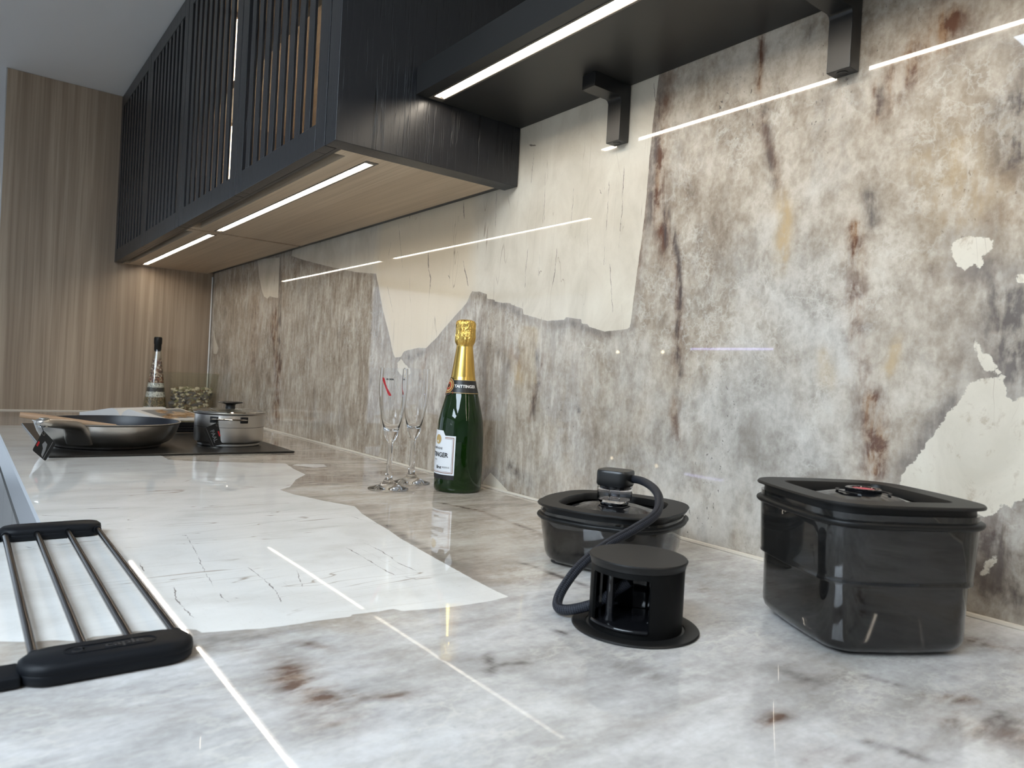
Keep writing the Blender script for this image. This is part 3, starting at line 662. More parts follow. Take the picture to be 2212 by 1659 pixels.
# worktop: one continuous L of the same stone
us = np.concatenate([np.linspace(XE, XL, 560), np.linspace(XL, 1.15, 480)[1:]])
vs_ = np.concatenate([np.linspace(-1.55, YF + .003, 90), [YF + .003 + .0001], np.linspace(YF + .008, -.001, 210)])
vs_ = np.unique(vs_)
P, F = grid_mesh(us, vs_, lambda x, y: (y > YF + .0025) | (x > XL))
V3 = np.stack([P[:, 0], P[:, 1], np.zeros(len(P))], 1)
TH = .06
ex, ef, emi = [], [], []
def quad(a, b, c, d, mi):
    k = len(ex); ex.extend([a, b, c, d]); ef.append((k, k + 1, k + 2, k + 3)); emi.append(mi)
y3 = YF + .003
quad((XE, YF, -.003), (XL - .003, YF, -.003), (XL, y3, 0), (XE, y3, 0), 1)
quad((XE, YF, -TH), (XL - .003, YF, -TH), (XL - .003, YF, -.003), (XE, YF, -.003), 1)
quad((XL - .003, YF, -.003), (XL - .003, -1.55, -.003), (XL, -1.55, 0), (XL, y3, 0), 1)
quad((XL - .003, YF, -TH), (XL - .003, -1.55, -TH), (XL - .003, -1.55, -.003), (XL - .003, YF, -.003), 1)
quad((XL - .003, -1.55, -TH), (1.15, -1.55, -TH), (1.15, -1.55, 0), (XL - .003, -1.55, 0), 1)
quad((1.15, -1.55, -TH), (1.15, -.001, -TH), (1.15, -.001, 0), (1.15, -1.55, 0), 1)
quad((XE, -.001, -TH), (1.15, -.001, -TH), (1.15, YF, -TH), (XE, YF, -TH), 1)
quad((XL - .003, YF, -TH), (1.15, YF, -TH), (1.15, -1.55, -TH), (XL - .003, -1.55, -TH), 1)
me, V = mesh_from_arrays('worktop', V3, F, ex, ef, [M['top_marble'], M['stone_edge']], emi)
pattern_attributes(me, V[:, [0, 1]], TOP_PATCH, TOP_STAIN, [(w * .6, p) for w, p in TOP_CRACK], ('B',))
o = bpy.data.objects.new('worktop', me); COL.objects.link(o); o.location = (0, 0, ZC)
tag(o, 'polished marbled stone worktop with a torn white patch and thick pale edge', 'worktop')

m = MB(); m.tube([(XE + .002, -.0035, .001), (1.0, -.0035, .001)], .0032, 8); struct(m.build('trim_1', M['bead'], smooth=True))
m = MB(); m.tube([(XE + .004, -.004, .004), (XE + .004, -.004, .55)], .0028, 8); struct(m.build('trim_2', M['ink_white'], smooth=True))
m = MB(); m.tube([(XE + .0035, YF + .02, .001), (XE + .0035, -.006, .001)], .003, 8); struct(m.build('trim_3', M['bead'], smooth=True))

# oak-faced tall end panel closing the run at the far end
t = thing('end_panel', 'tall grey-brown oak panel closing the far end of the worktop', 'panel', (XE - .02, -.35, -.90))
bx('face_panel', M['oak_v'], t, XE - .02, XE, -.709, -.001, -.90, CEIL - .001)
bx('front_edge', M['alu'], t, XE - .021, XE - .001, -.7125, -.7092, -.90, CEIL - .001)

# ---------------------------------------------------------------- wall cabinets
YC = -.357             # door front plane
ZB = .561              # underside
ZT = CEIL - .002
def led_strip(parent, x0, x1, y0, y1, z):
    """recessed light channel: frame, bright diffuser, dimmer slanted side"""
    m = MB(); w = .0035
    m.box(x0 - .012, x1 + .012, y0 - w, y0, z - .0008, z + .012); m.box(x0 - .012, x1 + .012, y1, y1 + w, z - .0008, z + .012)
    m.box(x0 - .012, x0, y0, y1, z - .0008, z + .012); m.box(x1, x1 + .012, y0, y1, z - .0008, z + .012)
    f = m.build('led_strip', M['led_frame'], parent)
    ym = y0 + (y1 - y0) * .62
    bx('led_diffuser', M['led'], f, x0, x1, y0, ym, z + .002, z + .004)
    m = MB(); m.add([(x0, ym, z + .002), (x1, ym, z + .002), (x1, y1, z), (x0, y1, z), (x0, ym, z + .004), (x1, ym, z + .004), (x1, y1, z + .004), (x0, y1, z + .004)],
          [(0, 1, 2, 3), (4, 7, 6, 5), (0, 4, 5, 1), (3, 2, 6, 7), (0, 3, 7, 4), (1, 5, 6, 2)])
    m.build('led_reflector', M['led_side'], f)
    return f
def make_door(parent, x0, x1, with_frame_gap=True):
    z0, z1 = ZB, ZT - .004
    y0, y1 = YC, YC + .020
    st = .040; rl = .044
    m = MB(); g = .0006
    m.box(x0, x0 + st, y0, y1, z0, z1); m.box(x1 - st, x1, y0, y1, z0, z1)
    m.box(x0 + st + g, x1 - st - g, y0, y1, z0, z0 + rl); m.box(x0 + st + g, x1 - st - g, y0, y1, z1 - rl, z1)
    d = m.build('door', M['black_oak'], parent, bevel=.0008, segs=1)
    n = 8; inner = x1 - x0 - 2 * st; sw = .0240; pitch = (inner - .020 - .030 - sw) / (n - 1)
    proto = None
    for k in range(n):
        xa = x0 + st + .020 + k * pitch
        if proto is None:
            ma = MB(); ma.box(xa, xa + sw, y0 + .001, y0 + .006, z0 + rl + .0003, z1 - rl - .0003)
            s = ma.build('slat', M['black_oak'], d, bevel=.0006, segs=1); proto = s; xp = xa
        else:
            s = proto.copy(); COL.objects.link(s); s.parent = d; s.location = (xa - xp, 0, 0)
    bx('glass_pane', M['pane'], d, x0 + st + .0003, x1 - st - .0003, y0 + .0066, y0 + .0106, z0 + rl + .0003, z1 - rl - .0003)
    return d
def wall_cabinet(label, x0, x1, doors, side_right, led):
    t = thing('wall_cabinet', label, 'cabinet', ((x0 + x1) / 2, -.18, ZB), 'slatted wall cabinets above the worktop')
    yb = YC + .0265
    xr = x1 - (.040 if side_right else .016)
    m = MB()
    m.box(x0 + .001, x0 + .016, yb, -.002, ZB + .016, ZT); m.box(xr, xr + .015, yb, -.002, ZB + .016, ZT)
    m.box(x0 + .016, xr, yb, -.002, ZT - .018, ZT); m.box(x0 + .016, xr, -.012, -.002, ZB + .02, ZT - .018)
    m.build('carcass', M['oak_v'], t)
    bx('inner_shelf', M['oak_h'], t, x0 + .0165, xr - .0005, yb + .02, -.0125, ZB + .30, ZB + .318)
    if side_right:
        bx('side_panel', M['black_oak'], t, x1 - .0395, x1, YC, -.0015, ZB - .0005, ZT, bevel=.001, segs=1)
    # underside: dark front strip, dark pull groove, oak soffit
    bx('front_strip', M['black_oak'], t, x0 + .001, x1 - .042 if side_right else x1 - .001, YC + .0215, YC + .028, ZB + .001, ZB + .045)
    bx('pull_groove', M['ink_black'], t, x0 + .017, xr - .001, YC + .0282, YC + .060, ZB + .0158, ZB + .0195)
    ga, gb = x0 + .03, xr - .028
    m = MB()
    ya, yz = YC + .0285, -.024
    m.box(x0 + .0015, ga, ya, yz, ZB, ZB + .0155); m.box(gb, xr, ya, yz, ZB, ZB + .0155)
    yg = YC + .048; la, lb = led
    m.box(ga, gb, yg, -.2725, ZB, ZB + .0155); m.box(ga, gb, -.2495, yz, ZB, ZB + .0155)
    if la - .0125 > ga: m.box(ga, la - .0125, -.2725, -.2495, ZB, ZB + .0155)
    if gb > lb + .0125: m.box(lb + .0125, gb, -.2725, -.2495, ZB, ZB + .0155)
    m.build('soffit_panel', M['oak_h'], t)
    led_strip(t, la, lb, -.2690, -.2532, ZB)
    bx('rear_gap_shade', M['ink_black'], t, x0 + .001, x1 - .041 if side_right else x1 - .001, -.0235, -.0015, ZB + .005, ZB + .0155)  # black strip painting the shade in the gap between soffit and wall
    for a, b in doors: make_door(t, a, b)
    return t
# the far cabinet, then the near one
wall_cabinet('black slatted two-door wall cabinet in the far corner against the oak panel', XE + .001, -2.0660, [(-3.066, -2.546), (-2.543, -2.0665)], False, (-3.018, -2.112))
near = wall_cabinet('black slatted two-door wall cabinet with a grained side panel, beside the lit shelf', -2.0655, -1.0605, [(-2.0625, -1.5775), (-1.5745, -1.1035)], True, (-2.032, -1.1385))
bx('light_profile', M['led_inner'], near, -2.0495, -2.0445, -.240, -.226, ZB + .03, ZB + .29)
bx('light_profile', M['led_inner'], near, -2.0495, -2.0445, -.240, -.226, ZB + .33, ZB + .58)
# crockery inside the near cabinet, glimpsed through the slats
def lathe_thing(name, label, cat, loc, prof, mat, parts=(), group=None, seg=40):
    m = MB(); m.origin = loc
    m.lathe([(r, z + loc[2]) for r, z in prof], loc[0], loc[1], seg, True, True)
    o = m.build(name, mat, None, smooth=True)
    return tag(o, label, cat, group)
bowl = [(.03, 0), (.034, .003), (.055, .03), (.068, .055), (.0655, .055), (.052, .03), (.030, .006), (.004, .005)]
lathe_thing('bowl', 'green bowl behind the slats of the near wall cabinet', 'bowl', (-1.86, -.115, ZB + .0165), bowl, M['green_china'])
lathe_thing('bowl', 'dark blue-black bowl on the inner shelf of the near wall cabinet', 'bowl', (-1.87, -.115, ZB + .319), bowl, M['dark_china'])

# ---------------------------------------------------------------- lit shelf and its two brackets
ZS = .6674
t = thing('wall_shelf', 'long black shelf with a light strip under its front edge', 'shelf', (-.2, -.11, ZS))
m = MB(); x0, x1 = -1.0585, 1.2
m.box(x0, x1, -.2224, -.2005, ZS, ZS + .0455); m.box(x0, x1, -.1735, -.0015, ZS, ZS + .0455)
m.box(x0, x0 + .004, -.2005, -.1735, ZS, ZS + .0455); m.box(x0 + .004, x1, -.2005, -.1735, ZS + .014, ZS + .0455)
m.build('shelf_board', M['black_board'], t)
led_strip(t, -1.0535 + .012, 1.18, -.1975, -.1785, ZS)
def bracket(x, label):
    t = thing('shelf_bracket', label, 'bracket', (x, -.011, .5795), 'black brackets under the lit shelf')
    w = .0279; d = .0219; zb = .5795; zt = ZS - .0004
    m = MB()
    outline = [(-.0015, zb), (-.0015, zt), (-.0775, zt), (-.0775, .6456), (-d - .006, .6456), (-d - .002, .6440), (-d, .640), (-d, zb)]
    m.loft([[(x - w, y, z) for y, z in outline], [(x, y, z) for y, z in outline]])
    b = m.build('bracket_body', M['black_metal'], t, bevel=.0006, segs=1)
    m = MB(); m.lathe_ring([(.0045, zb - .0006), (.0063, zb - .0006), (.0063, zb + .0004), (.0045, zb + .0004)], x - w / 2, -.0115, 24); m.build('socket_rim', M['black_gloss'], t, smooth=True)
    m = MB(); m.lathe([(.0045, zb - .0004), (.0045, zb - .0001)], x - w / 2, -.0115, 24); m.build('socket', M['ink_black'], t, smooth=True)
bracket(-.7849, 'black L-shaped bracket under the shelf, in front of the cream stone patch')
bracket(-.4270, 'black L-shaped bracket under the shelf, in front of brown veined stone')

# ---------------------------------------------------------------- base cabinets below the worktop
def base_cabinet(x0, x1, y0, y1, label, face):
    t = thing('base_cabinet', label, 'cabinet', ((x0 + x1) / 2, (y0 + y1) / 2, -.90), 'grey base cabinets under the worktop')
    z1 = -TH - .0006
    if face == 'y':
        bx('carcass', M['cab_grey'], t, x0, x1, y0 + .021, y1, -.80, z1 - .004)
        bx('plinth', M['black_satin'], t, x0, x1, y0 + .07, y1, -.90, -.8005)
        bx('pull_profile', M['alu'], t, x0, x1, y0 + .012, y0 + .0205, z1 - .030, z1 - .026)
        xm = (x0 + x1) / 2
        for a, b in ((x0 + .0015, xm - .001), (xm + .001, x1 - .0015)):
            d = bx('door', M['cab_grey'], t, a, b, y0, y0 + .0195, -.79, z1 - .032)
    else:
        bx('carcass', M['cab_grey'], t, x0 + .021, x1, y0, y1, -.80, z1 - .004)
        bx('plinth', M['black_satin'], t, x0 + .07, x1, y0, y1, -.90, -.8005)
        bx('pull_profile', M['alu'], t, x0 + .012, x0 + .0205, y0, y1, z1 - .030, z1 - .026)
        ym = (y0 + y1) / 2
        for a, b in ((y0 + .0015, ym - .001), (ym + .001, y1 - .0015)):
            bx('door', M['cab_grey'], t, x0, x0 + .0195, a, b, -.79, z1 - .032)
base_cabinet(XE + .002, -2.3, YF + .006, -.02, 'grey base cabinet below the worktop beside the oak panel', 'y')
base_cabinet(-2.299, -1.65, YF + .006, -.02, 'grey base cabinet below the induction hob', 'y')
base_cabinet(-1.649, XL - .001, YF + .006, -.02, 'grey base cabinet below the worktop next to the drying rack', 'y')
base_cabinet(XL + .003, 1.1, -1.5, -.02, 'grey base cabinet carrying the near leg of the worktop', 'x')

# ---------------------------------------------------------------- induction hob and what stands on it
t = thing('induction_hob', 'flat black glass induction hob let into the worktop below the far cabinet', 'hob', (-2.09, -.40, 0))
HZ = .0045
bx('glass_plate', M['hob_glass'], t, -2.485, -1.6935, -.655, -.152, .0004, HZ, bevel=.0016)

# raised extractor vent in the middle of the hob
ev = bx('extractor_vent', M['black_gloss'], t, -2.190, -2.128, -.520, -.215, HZ + .0062, HZ + .0335, bevel=.002)
bx('base_trim', M['steel_polished'], ev, -2.192, -2.124, -.523, -.212, HZ + .0003, HZ + .0060, bevel=.0006, segs=1)
for k in range(3): bx('vent_slot', M['hob_glass'], ev, -2.1282, -2.1272, -.505, -.230, HZ + .010 + .007 * k, HZ + .0125 + .007 * k)

# frying pan
px, py = -1.8772, -.5228
t = thing('frying_pan', 'wide stainless frying pan with a black lining on the hob', 'pan', (px, py, HZ))
z0 = HZ + .0006
outer = [(.100, z0), (.108, z0 + .0012), (.110, z0 + .0055), (.114, z0 + .0070), (.124, z0 + .0115), (.1335, z0 + .0205), (.1405, z0 + .033), (.1450, z0 + .046), (.1470, z0 + .0535), (.1497, z0 + .0560), (.1497, z0 + .0574), (.1465, z0 + .0574)]
m = MB(); m.lathe(outer + [(.1455, z0 + .0568), (.1435, z0 + .047), (.138, z0 + .0325), (.131, z0 + .0205), (.122, z0 + .0120), (.112, z0 + .009), (.002, z0 + .009)], px, py, 72)
pan = m.build('pan_body', M['steel'], t, smooth=True, angle=30)
m = MB(); m.lathe([(.1463, z0 + .0575), (.1447, z0 + .0568), (.1426, z0 + .0474), (.137, z0 + .0330), (.130, z0 + .0212), (.121, z0 + .0128), (.111, z0 + .0100), (.002, z0 + .0100)], px, py, 72, False, False)
m.build('lining', M['nonstick'], t, smooth=True)
m = MB()
# handle: plate riveted low on the side, rising and running out level to a rounded end with a hanging hole
ang = math.radians(-33); ca, sa = math.cos(ang), math.sin(ang)
path = [(.1300, .0150, .027, .0045), (.1365, .0250, .027, .0055), (.1435, .0390, .026, .0070), (.1510, .0500, .0235, .0085), (.1620, .0560, .0205, .0095), (.1820, .0600, .0180, .0098), (.2080, .0630, .0165, .0095), (.2360, .0662, .0155, .0090), (.2600, .0690, .0150, .0085), (.2700, .0702, .0140, .0078), (.2790, .0712, .0100, .0060), (.2830, .0717, .0040, .0035)]
rings = []
for i, (r, z, hw, th) in enumerate(path):
    a = path[max(i - 1, 0)]; b = path[min(i + 1, len(path) - 1)]
    dr, dz = b[0] - a[0], b[1] - a[1]; l = math.hypot(dr, dz); nr, nz = -dz / l, dr / l
    ring = []
    for k in range(16):
        q = 2 * math.pi * k / 16; w = math.copysign(abs(math.cos(q)) ** .6, math.cos(q)) * hw; n = math.copysign(abs(math.sin(q)) ** .7, math.sin(q)) * th
        rr = r + nr * n; ring.append((px + rr * ca - w * sa, py + rr * sa + w * ca, HZ + z + nz * n))
    rings.append(ring)
m.loft(rings)
h = m.build('handle', M['steel'], t, smooth=True, angle=50)
for w in (-.012, .012):
    m = MB()
    cxr, cyr = px + .1350 * ca - w * sa, py + .1350 * sa + w * ca
    m.lathe([(.004, HZ + .026), (.0042, HZ + .030), (.003, HZ + .0335), (.001, HZ + .0345)], cxr + .004 * ca, cyr + .004 * sa, 12)
    m.build('rivet', M['steel_polished'], h, smooth=True)
hx, hy = px + .268 * ca, py + .268 * sa
m = MB(); m.lathe_ring([(.0050, HZ + .0610), (.0078, HZ + .0610), (.0078, HZ + .0790), (.0050, HZ + .0790)], hx, hy, 24); m.build('hanging_eye', M['steel_polished'], h, smooth=True)

# wooden spoon lying in the pan
tip = Vector((-1.789, -.7000, .0790)); q = Vector((-1.784, -.6455, .0718)); d = (q - tip).normalized()
L = .22
pts = [tip + d * (L * k / 10) for k in range(11)]
m = MB()
m.tube(pts[:9], [.0055, .0072, .0070, .0066, .0062, .0058, .0054, .0052, .0052], 12)
spoon = m; spoon.origin = tuple(tip)
e = pts[8]; n = Vector((0, 0, 1)); sd_ = d.cross(n).normalized()
rings = []
for k in range(9):
    u = k / 8; w = .005 + .020 * math.sin(math.pi * min(1, u * 1.02)) ** .8; c = e + d * (.075 * u) + Vector((0, 0, -.002 * math.sin(math.pi * u)))
    rings.append([tuple(c + sd_ * (w * math.cos(2 * math.pi * j / 14)) + n * (.0042 * math.sin(2 * math.pi * j / 14))) for j in range(14)])
spoon.loft(rings)
o = spoon.build('wooden_spoon', M['spoon_wood'], None, smooth=True)
tag(o, 'pale wooden spoon resting in the frying pan, its handle over the rim', 'spoon')

def hang_tag(label, origin, corners, thick_dir, hole, string_pts, stripes):
    """black card tag: corners given anticlockwise (top, left, bottom, right), with print and a string"""
    t = thing('hang_tag', label, 'tag', origin, 'black card tags on the cookware')
    c = [Vector(p) for p in corners]; n = Vector(thick_dir).normalized() * .0004
    # rounded outline
    out = []
    for i in range(4):
        p, a, b = c[i], c[i - 1], c[(i + 1) % 4]
        r = .0035
        da, db = (a - p).normalized(), (b - p).normalized()
        for k in range(4):
            s = k / 3; out.append(p + da * r * (1 - s) ** 2 + db * r * s ** 2)
    m = MB(); m.loft([[tuple(p - n) for p in out], [tuple(p + n) for p in out]]); m.build('card', M['black_satin'], t)
    T, Lf, B, Rt = c
    def uv(u, v): return T + (Lf - T) * u + (Rt - T) * v + (T - Lf - Rt + B) * (u * v)
    for nm, mat, poly in stripes:
        m = MB()
        pts = [uv(u, v) for u, v in poly]
        m.loft([[tuple(p + n * 1.1) for p in pts], [tuple(p + n * 1.5) for p in pts]]); m.build(nm, M[mat], t)
    m = MB(); hp_ = uv(*hole)
    ax = (Rt - T).normalized(); ay = (Lf - T).normalized()
    ring = lambda r, k: [tuple(hp_ + ax * (r * math.cos(2 * math.pi * j / 16)) + ay * (r * math.sin(2 * math.pi * j / 16)) + n * k) for j in range(16)]
    m.loft([ring(.0018, 1.1), ring(.0030, 1.1), ring(.0030, 1.6), ring(.0018, 1.6)], loop=True); m.build('eyelet', M['led_frame'], t)
    m = MB(); m.tube(catmull([tuple(hp_ + n * 2)] + string_pts, 5), .0007, 6); m.build('string', M['silicone'], t, smooth=True)
    return t, uv, n
X1 = -1.640
tg, uv, n = hang_tag('black card tag hanging from the frying pan handle, its corner on the worktop', (X1, -.667, 0), [(X1, -.6699, .0607), (X1 + .004, -.6863, .0230), (X1, -.6640, .0006), (X1 - .003, -.6480, .0350)], (1, -.12, .1), (.10, .13),
        [(X1 + .001, -.672, .066), (hx + .003, hy - .010, .0745), (hx, hy - .003, .0800), (hx - .002, hy + .010, .0765), (X1 - .001, -.669, .066)],
        [('red_mark', 'ink_red', [(.50, .06), (.72, .06), (.72, .17), (.50, .17)]), ('white_line', 'ink_grey', [(.06, .80), (.98, .80), (.98, .825), (.06, .825)]),
         ('photo_print', 'ink_grey', [(.30, .40), (.50, .34), (.62, .50), (.88, .58), (.95, .72), (.60, .68), (.34, .60)])])
X2 = -1.800
tg2, uv2, n2 = hang_tag('black card tag hanging from the saucepan handle and resting on the hob', (X2, -.312, HZ), [(X2 - .002, -.3060, .0640), (X2 + .002, -.3385, .0490), (X2 + .004, -.3185, .0055), (X2, -.2871, .0130)], (1, -.12, .12), (.06, .10),
        [(X2 - .003, -.3050, .068), (X2 - .012, -.298, .0755), (X2 - .016, -.292, .0790), (X2 - .020, -.2905, .0745)],
        [('red_mark', 'ink_red', [(.08, .38), (.18, .38), (.18, .62), (.08, .62)]), ('white_line', 'ink_grey', [(.80, .03), (.815, .03), (.815, .97), (.80, .97)])])
V_, F_ = text_points('PAAL', .013, .0002)
T_, L_, B_, R_ = [Vector(q) for q in ((X2 - .002, -.3060, .0640), (X2 + .002, -.3385, .0490), (X2 + .004, -.3185, .0055), (X2, -.2871, .0130))]
m = MB(); du = (R_ - T_).normalized(); dv = (T_ - L_).normalized(); c0 = uv2(.52, .52)
m.add([tuple(c0 + du * x + dv * y + n2 * 1.6) for x, y, z in V_], F_)
m.build('lettering', M['ink_grey'], tg2)

# saucepan with lid
qx, qy = -1.8710, -.2569
t = thing('saucepan', 'polished stainless saucepan with two strap handles standing on the hob', 'saucepan', (qx, qy, HZ))
zb = HZ + .0005
m = MB(); m.lathe([(.070, zb), (.0735, zb + .001), (.0735, zb + .0055), (.0765, zb + .0070), (.0805, zb + .0105), (.0818, zb + .016), (.0818, zb + .0760), (.0856, zb + .0795), (.0856, zb + .0805), (.0812, zb + .0805), (.0802, zb + .076), (.0802, zb + .018), (.077, zb + .012), (.002, zb + .012)], qx, qy, 72)
body = m.build('pot_body', M['steel_pot'], t, smooth=True, angle=30)
m = MB(); m.lathe_ring([(.0819, zb + .046), (.0822, zb + .0463), (.0822, zb + .0467), (.0819, zb + .047)], qx, qy, 72); m.build('groove_line', M['black_satin'], body, smooth=True)
for a0 in (math.radians(-17), math.radians(163)):
    m = MB(); pts = []
    half = .42
    for k in range(13):
        s = -1 + 2 * k / 12
        a = a0 + half * s
        r = .0850 + .027 * (1 - abs(s) ** 5)
        pts.append((qx + r * math.cos(a), qy + r * math.sin(a), zb + .0665 + .002 * (1 - s * s)))
    m.tube(pts, .0075, 12, True, .30, up=(0, 0, 1))
    hh = m.build('strap_handle', M['steel_polished'], t, smooth=True)
    for s in (-1, 1):
        a = a0 + half * s; m = MB()
        c = Vector((qx + .0838 * math.cos(a), qy + .0838 * math.sin(a), zb + .0655)); u = Vector((math.cos(a), math.sin(a), 0)); v = Vector((-math.sin(a), math.cos(a), 0))
        m.add([tuple(c + u * (x * .0022 + .0005) + v * (y * .009) + Vector((0, 0, z * .0075))) for z in (-1, 1) for y in (-1, 1) for x in (-1, 1)], [(0, 2, 3, 1), (4, 5, 7, 6), (0, 1, 5, 4), (2, 6, 7, 3), (0, 4, 6, 2), (1, 3, 7, 5)])
        m.build('handle_foot', M['black_satin'], hh, bevel=.001)
# its lid lies on the rim and goes with it
zl = zb + .0808
m = MB(); m.lathe([(.0785, zl + .0002), (.0785, zl + .0030), (.066, zl + .0060), (.040, zl + .0085), (.002, zl + .0095), (.002, zl + .0065), (.040, zl + .0055), (.066, zl + .0030)], qx, qy, 64); lid = tag(m.build('lid', M['vase_glass'], t, smooth=True, angle=30), 'domed clear glass lid')
m = MB(); m.lathe_ring([(.0770, zl), (.0835, zl), (.0848, zl + .0018), (.0830, zl + .0038), (.0770, zl + .0040)], qx, qy, 64); m.build('steel_rim', M['steel_polished'], lid, smooth=True)
m = MB(); m.lathe([(.0125, zl + .0085), (.0115, zl + .012), (.0110, zl + .0165), (.0130, zl + .0195), (.020, zl + .0212), (.0285, zl + .0226), (.0296, zl + .0238), (.0275, zl + .0250), (.017, zl + .0258), (.002, zl + .0260)], qx, qy, 48); m.build('knob', M['black_satin'], lid, smooth=True)

# ---------------------------------------------------------------- open cookery book, storage bottle and pebble vase
bxc, byc, ba = -2.756, -.281, math.radians(122)
t = thing('open_book', 'open cookery book lying on the worktop behind the hob', 'book', (bxc, byc, 0))
ub = Vector((math.cos(ba), math.sin(ba), 0)); vb = Vector((-ub.y, ub.x, 0))     # spine direction, left-page direction
O = Vector((bxc, byc, 0)); HL = .105; PW = .188
def prof_page(sgn, w, base, hgt):
    pr = []
    for k in range(15):
        s = k / 14
        z = base + hgt * (.30 + 1.0 * (1 - (1 - min(1, s / .25)) ** 2) * (1 - s) ** 1.1)
        if s < .02: z = base + hgt * .25
        pr.append((sgn * s * w, z))
    return pr
for sgn, nm in ((1, 'page_block'), (-1, 'page_block')):
    pr = prof_page(sgn, PW, .002, .032)
    m = MB()
    top = [[tuple(O + ub * e_ + vb * x + Vector((0, 0, z))) for x, z in pr] for e_ in (-HL, HL)]
    bot = [[tuple(O + ub * e_ + vb * x + Vector((0, 0, .0021))) for x, z in pr] for e_ in (-HL, HL)]
    K = len(pr); vv = top[0] + top[1] + bot[0] + bot[1]; ff = []
    for k in range(K - 1):
        ff += [(k, k + 1, K + k + 1, K + k), (2 * K + k, 3 * K + k, 3 * K + k + 1, 2 * K + k + 1), (k, 2 * K + k, 2 * K + k + 1, k + 1), (K + k, K + k + 1, 3 * K + k + 1, 3 * K + k)]
    ff += [(0, K, 3 * K, 2 * K), (K - 1, 3 * K - 1, 4 * K - 1, 2 * K - 1)]
    m.add(vv, ff); blk = m.build(nm, M['page'], t, smooth=True, angle=40)
    if sgn == -1:
        m = MB(); vs2, fs2 = [], []
        for k in range(4, K - 1):
            x, z = pr[k]
            for e_ in (-HL + .030, HL - .008): vs2.append(tuple(O + ub * e_ + vb * x + Vector((0, 0, z + .0003))))
        for k in range(K - 6): fs2.append((2 * k, 2 * k + 1, 2 * k + 3, 2 * k + 2))
        m.add(vs2, fs2); m.build('photo_print', M['food'], blk, smooth=True)
m = MB(); m.loft([[tuple(O + ub * e_ + vb * x_ + Vector((0, 0, z))) for e_, x_ in ((-HL - .004, -PW - .004), (HL + .004, -PW - .004), (HL + .004, PW + .004), (-HL - .004, PW + .004))] for z in (.0003, .0020)])
m.build('cover', M['dark_china'], t)

# tall corked bottle with layered pulses
cx, cy = -2.952, -.2165
t = thing('layered_bottle', 'tall tapered glass bottle of layered beans and rice with a black stopper', 'bottle', (cx, cy, 0))
def rb(z): return .0455 + (.0135 - .0455) * min(1, z / .242)
m = MB(); m.lathe([(.040, .0005), (rb(0), .004), (rb(.12), .12), (rb(.242), .242), (.0105, .242), (rb(.12) - .0025, .12), (rb(0) - .0025, .006), (.002, .005)], cx, cy, 48)
m.build('glass_body', M['vase_glass'], t, smooth=True, angle=35)
for nm, za, zb2, mat in (('rice_layer', .006, .030, 'rice'), ('lentil_layer', .030, .066, 'lentil'), ('rice_layer', .066, .086, 'rice'), ('black_bean_layer', .086, .102, 'beans_black'), ('rice_layer', .102, .119, 'rice'), ('red_bean_layer', .119, .142, 'beans_red'), ('bean_layer', .142, .209, 'beans_brown')):
    m = MB(); m.lathe([(rb(za) - .0030, za + .0002), (rb(zb2) - .0030, zb2 - .0002)], cx, cy, 40); tag(m.build(nm, M[mat], t, smooth=True, angle=35), kind='stuff')
m = MB(); m.lathe([(.0100, .236), (.0125, .2425), (.0125, .262), (.0142, .266), (.0142, .285), (.0120, .290), (.002, .2905)], cx, cy, 32); m.build('stopper', M['black_satin'], t, smooth=True, angle=35)

# tapered glass vase of pebbles
vx = -2.955; vy = -.094
t = thing('pebble_vase', 'wide tapered glass vase half filled with mixed pebbles in the corner', 'vase', (vx, vy, 0))
def vrect(z, ins=0.0):
    k = z / .162; hy_ = .071 + .020 * k - ins; hx_ = .034 + .012 * k - ins
    return [(vx - hx_, vy - hy_, z), (vx + hx_, vy - hy_, z), (vx + hx_, vy + hy_, z), (vx - hx_, vy + hy_, z)]
m = MB(); m.loft([vrect(.0005), vrect(.162), vrect(.162, .0045), vrect(.008, .0045)]); m.build('glass_body', M['vase_glass'], t, bevel=.001, segs=1)
rng = random.Random(5)
m = MB()
ico = bmesh.new(); bmesh.ops.create_icosphere(ico, subdivisions=2, radius=1.0)
iv = [tuple(v.co) for v in ico.verts]; iF = [tuple(v.index for v in f.verts) for f in ico.faces]; ico.free()
def pebble(m, c, a, b, h, rz, tilt, mi):
    m.cur = mi; R = Matrix.Rotation(rz, 3, 'Z') @ Matrix.Rotation(tilt, 3, 'X')
    m.add([tuple(Vector(c) + R @ Vector((x * a, y * b, z * h))) for x, y, z in iv], iF)
for k in range(420):
    z = .012 + .092 * rng.random() ** .9
    kk = z / .162; hy_ = .071 + .020 * kk - .0150; hx_ = .034 + .012 * kk - .0150
    a = rng.uniform(.005, .0085)
    big = rng.random() < .10 and .03 < z < .085
    if big: a = rng.uniform(.011, .0135)
    front = rng.random() < .55
    x = vx + (hx_ + .0085 - a if front else rng.uniform(-hx_, hx_)); y = vy + rng.uniform(-hy_, hy_)
    mi = rng.choice([1, 1, 2]) if big else (rng.choice([0, 0, 0, 3, 2]) if (z < .045 or z > .088) else rng.choice([1, 2, 3, 0, 1]))
    pebble(m, (x, y, z), a, a * rng.uniform(.7, 1.3) if not big else a * 1.5, a * rng.uniform(.6, .9), rng.uniform(0, 6.28) if not big else 0, rng.uniform(-.4, .4), mi)
tag(m.build('pebbles', [M['peb_pale'], M['peb_grey'], M['peb_brown'], M['peb_green']], t, smooth=True), kind='stuff')

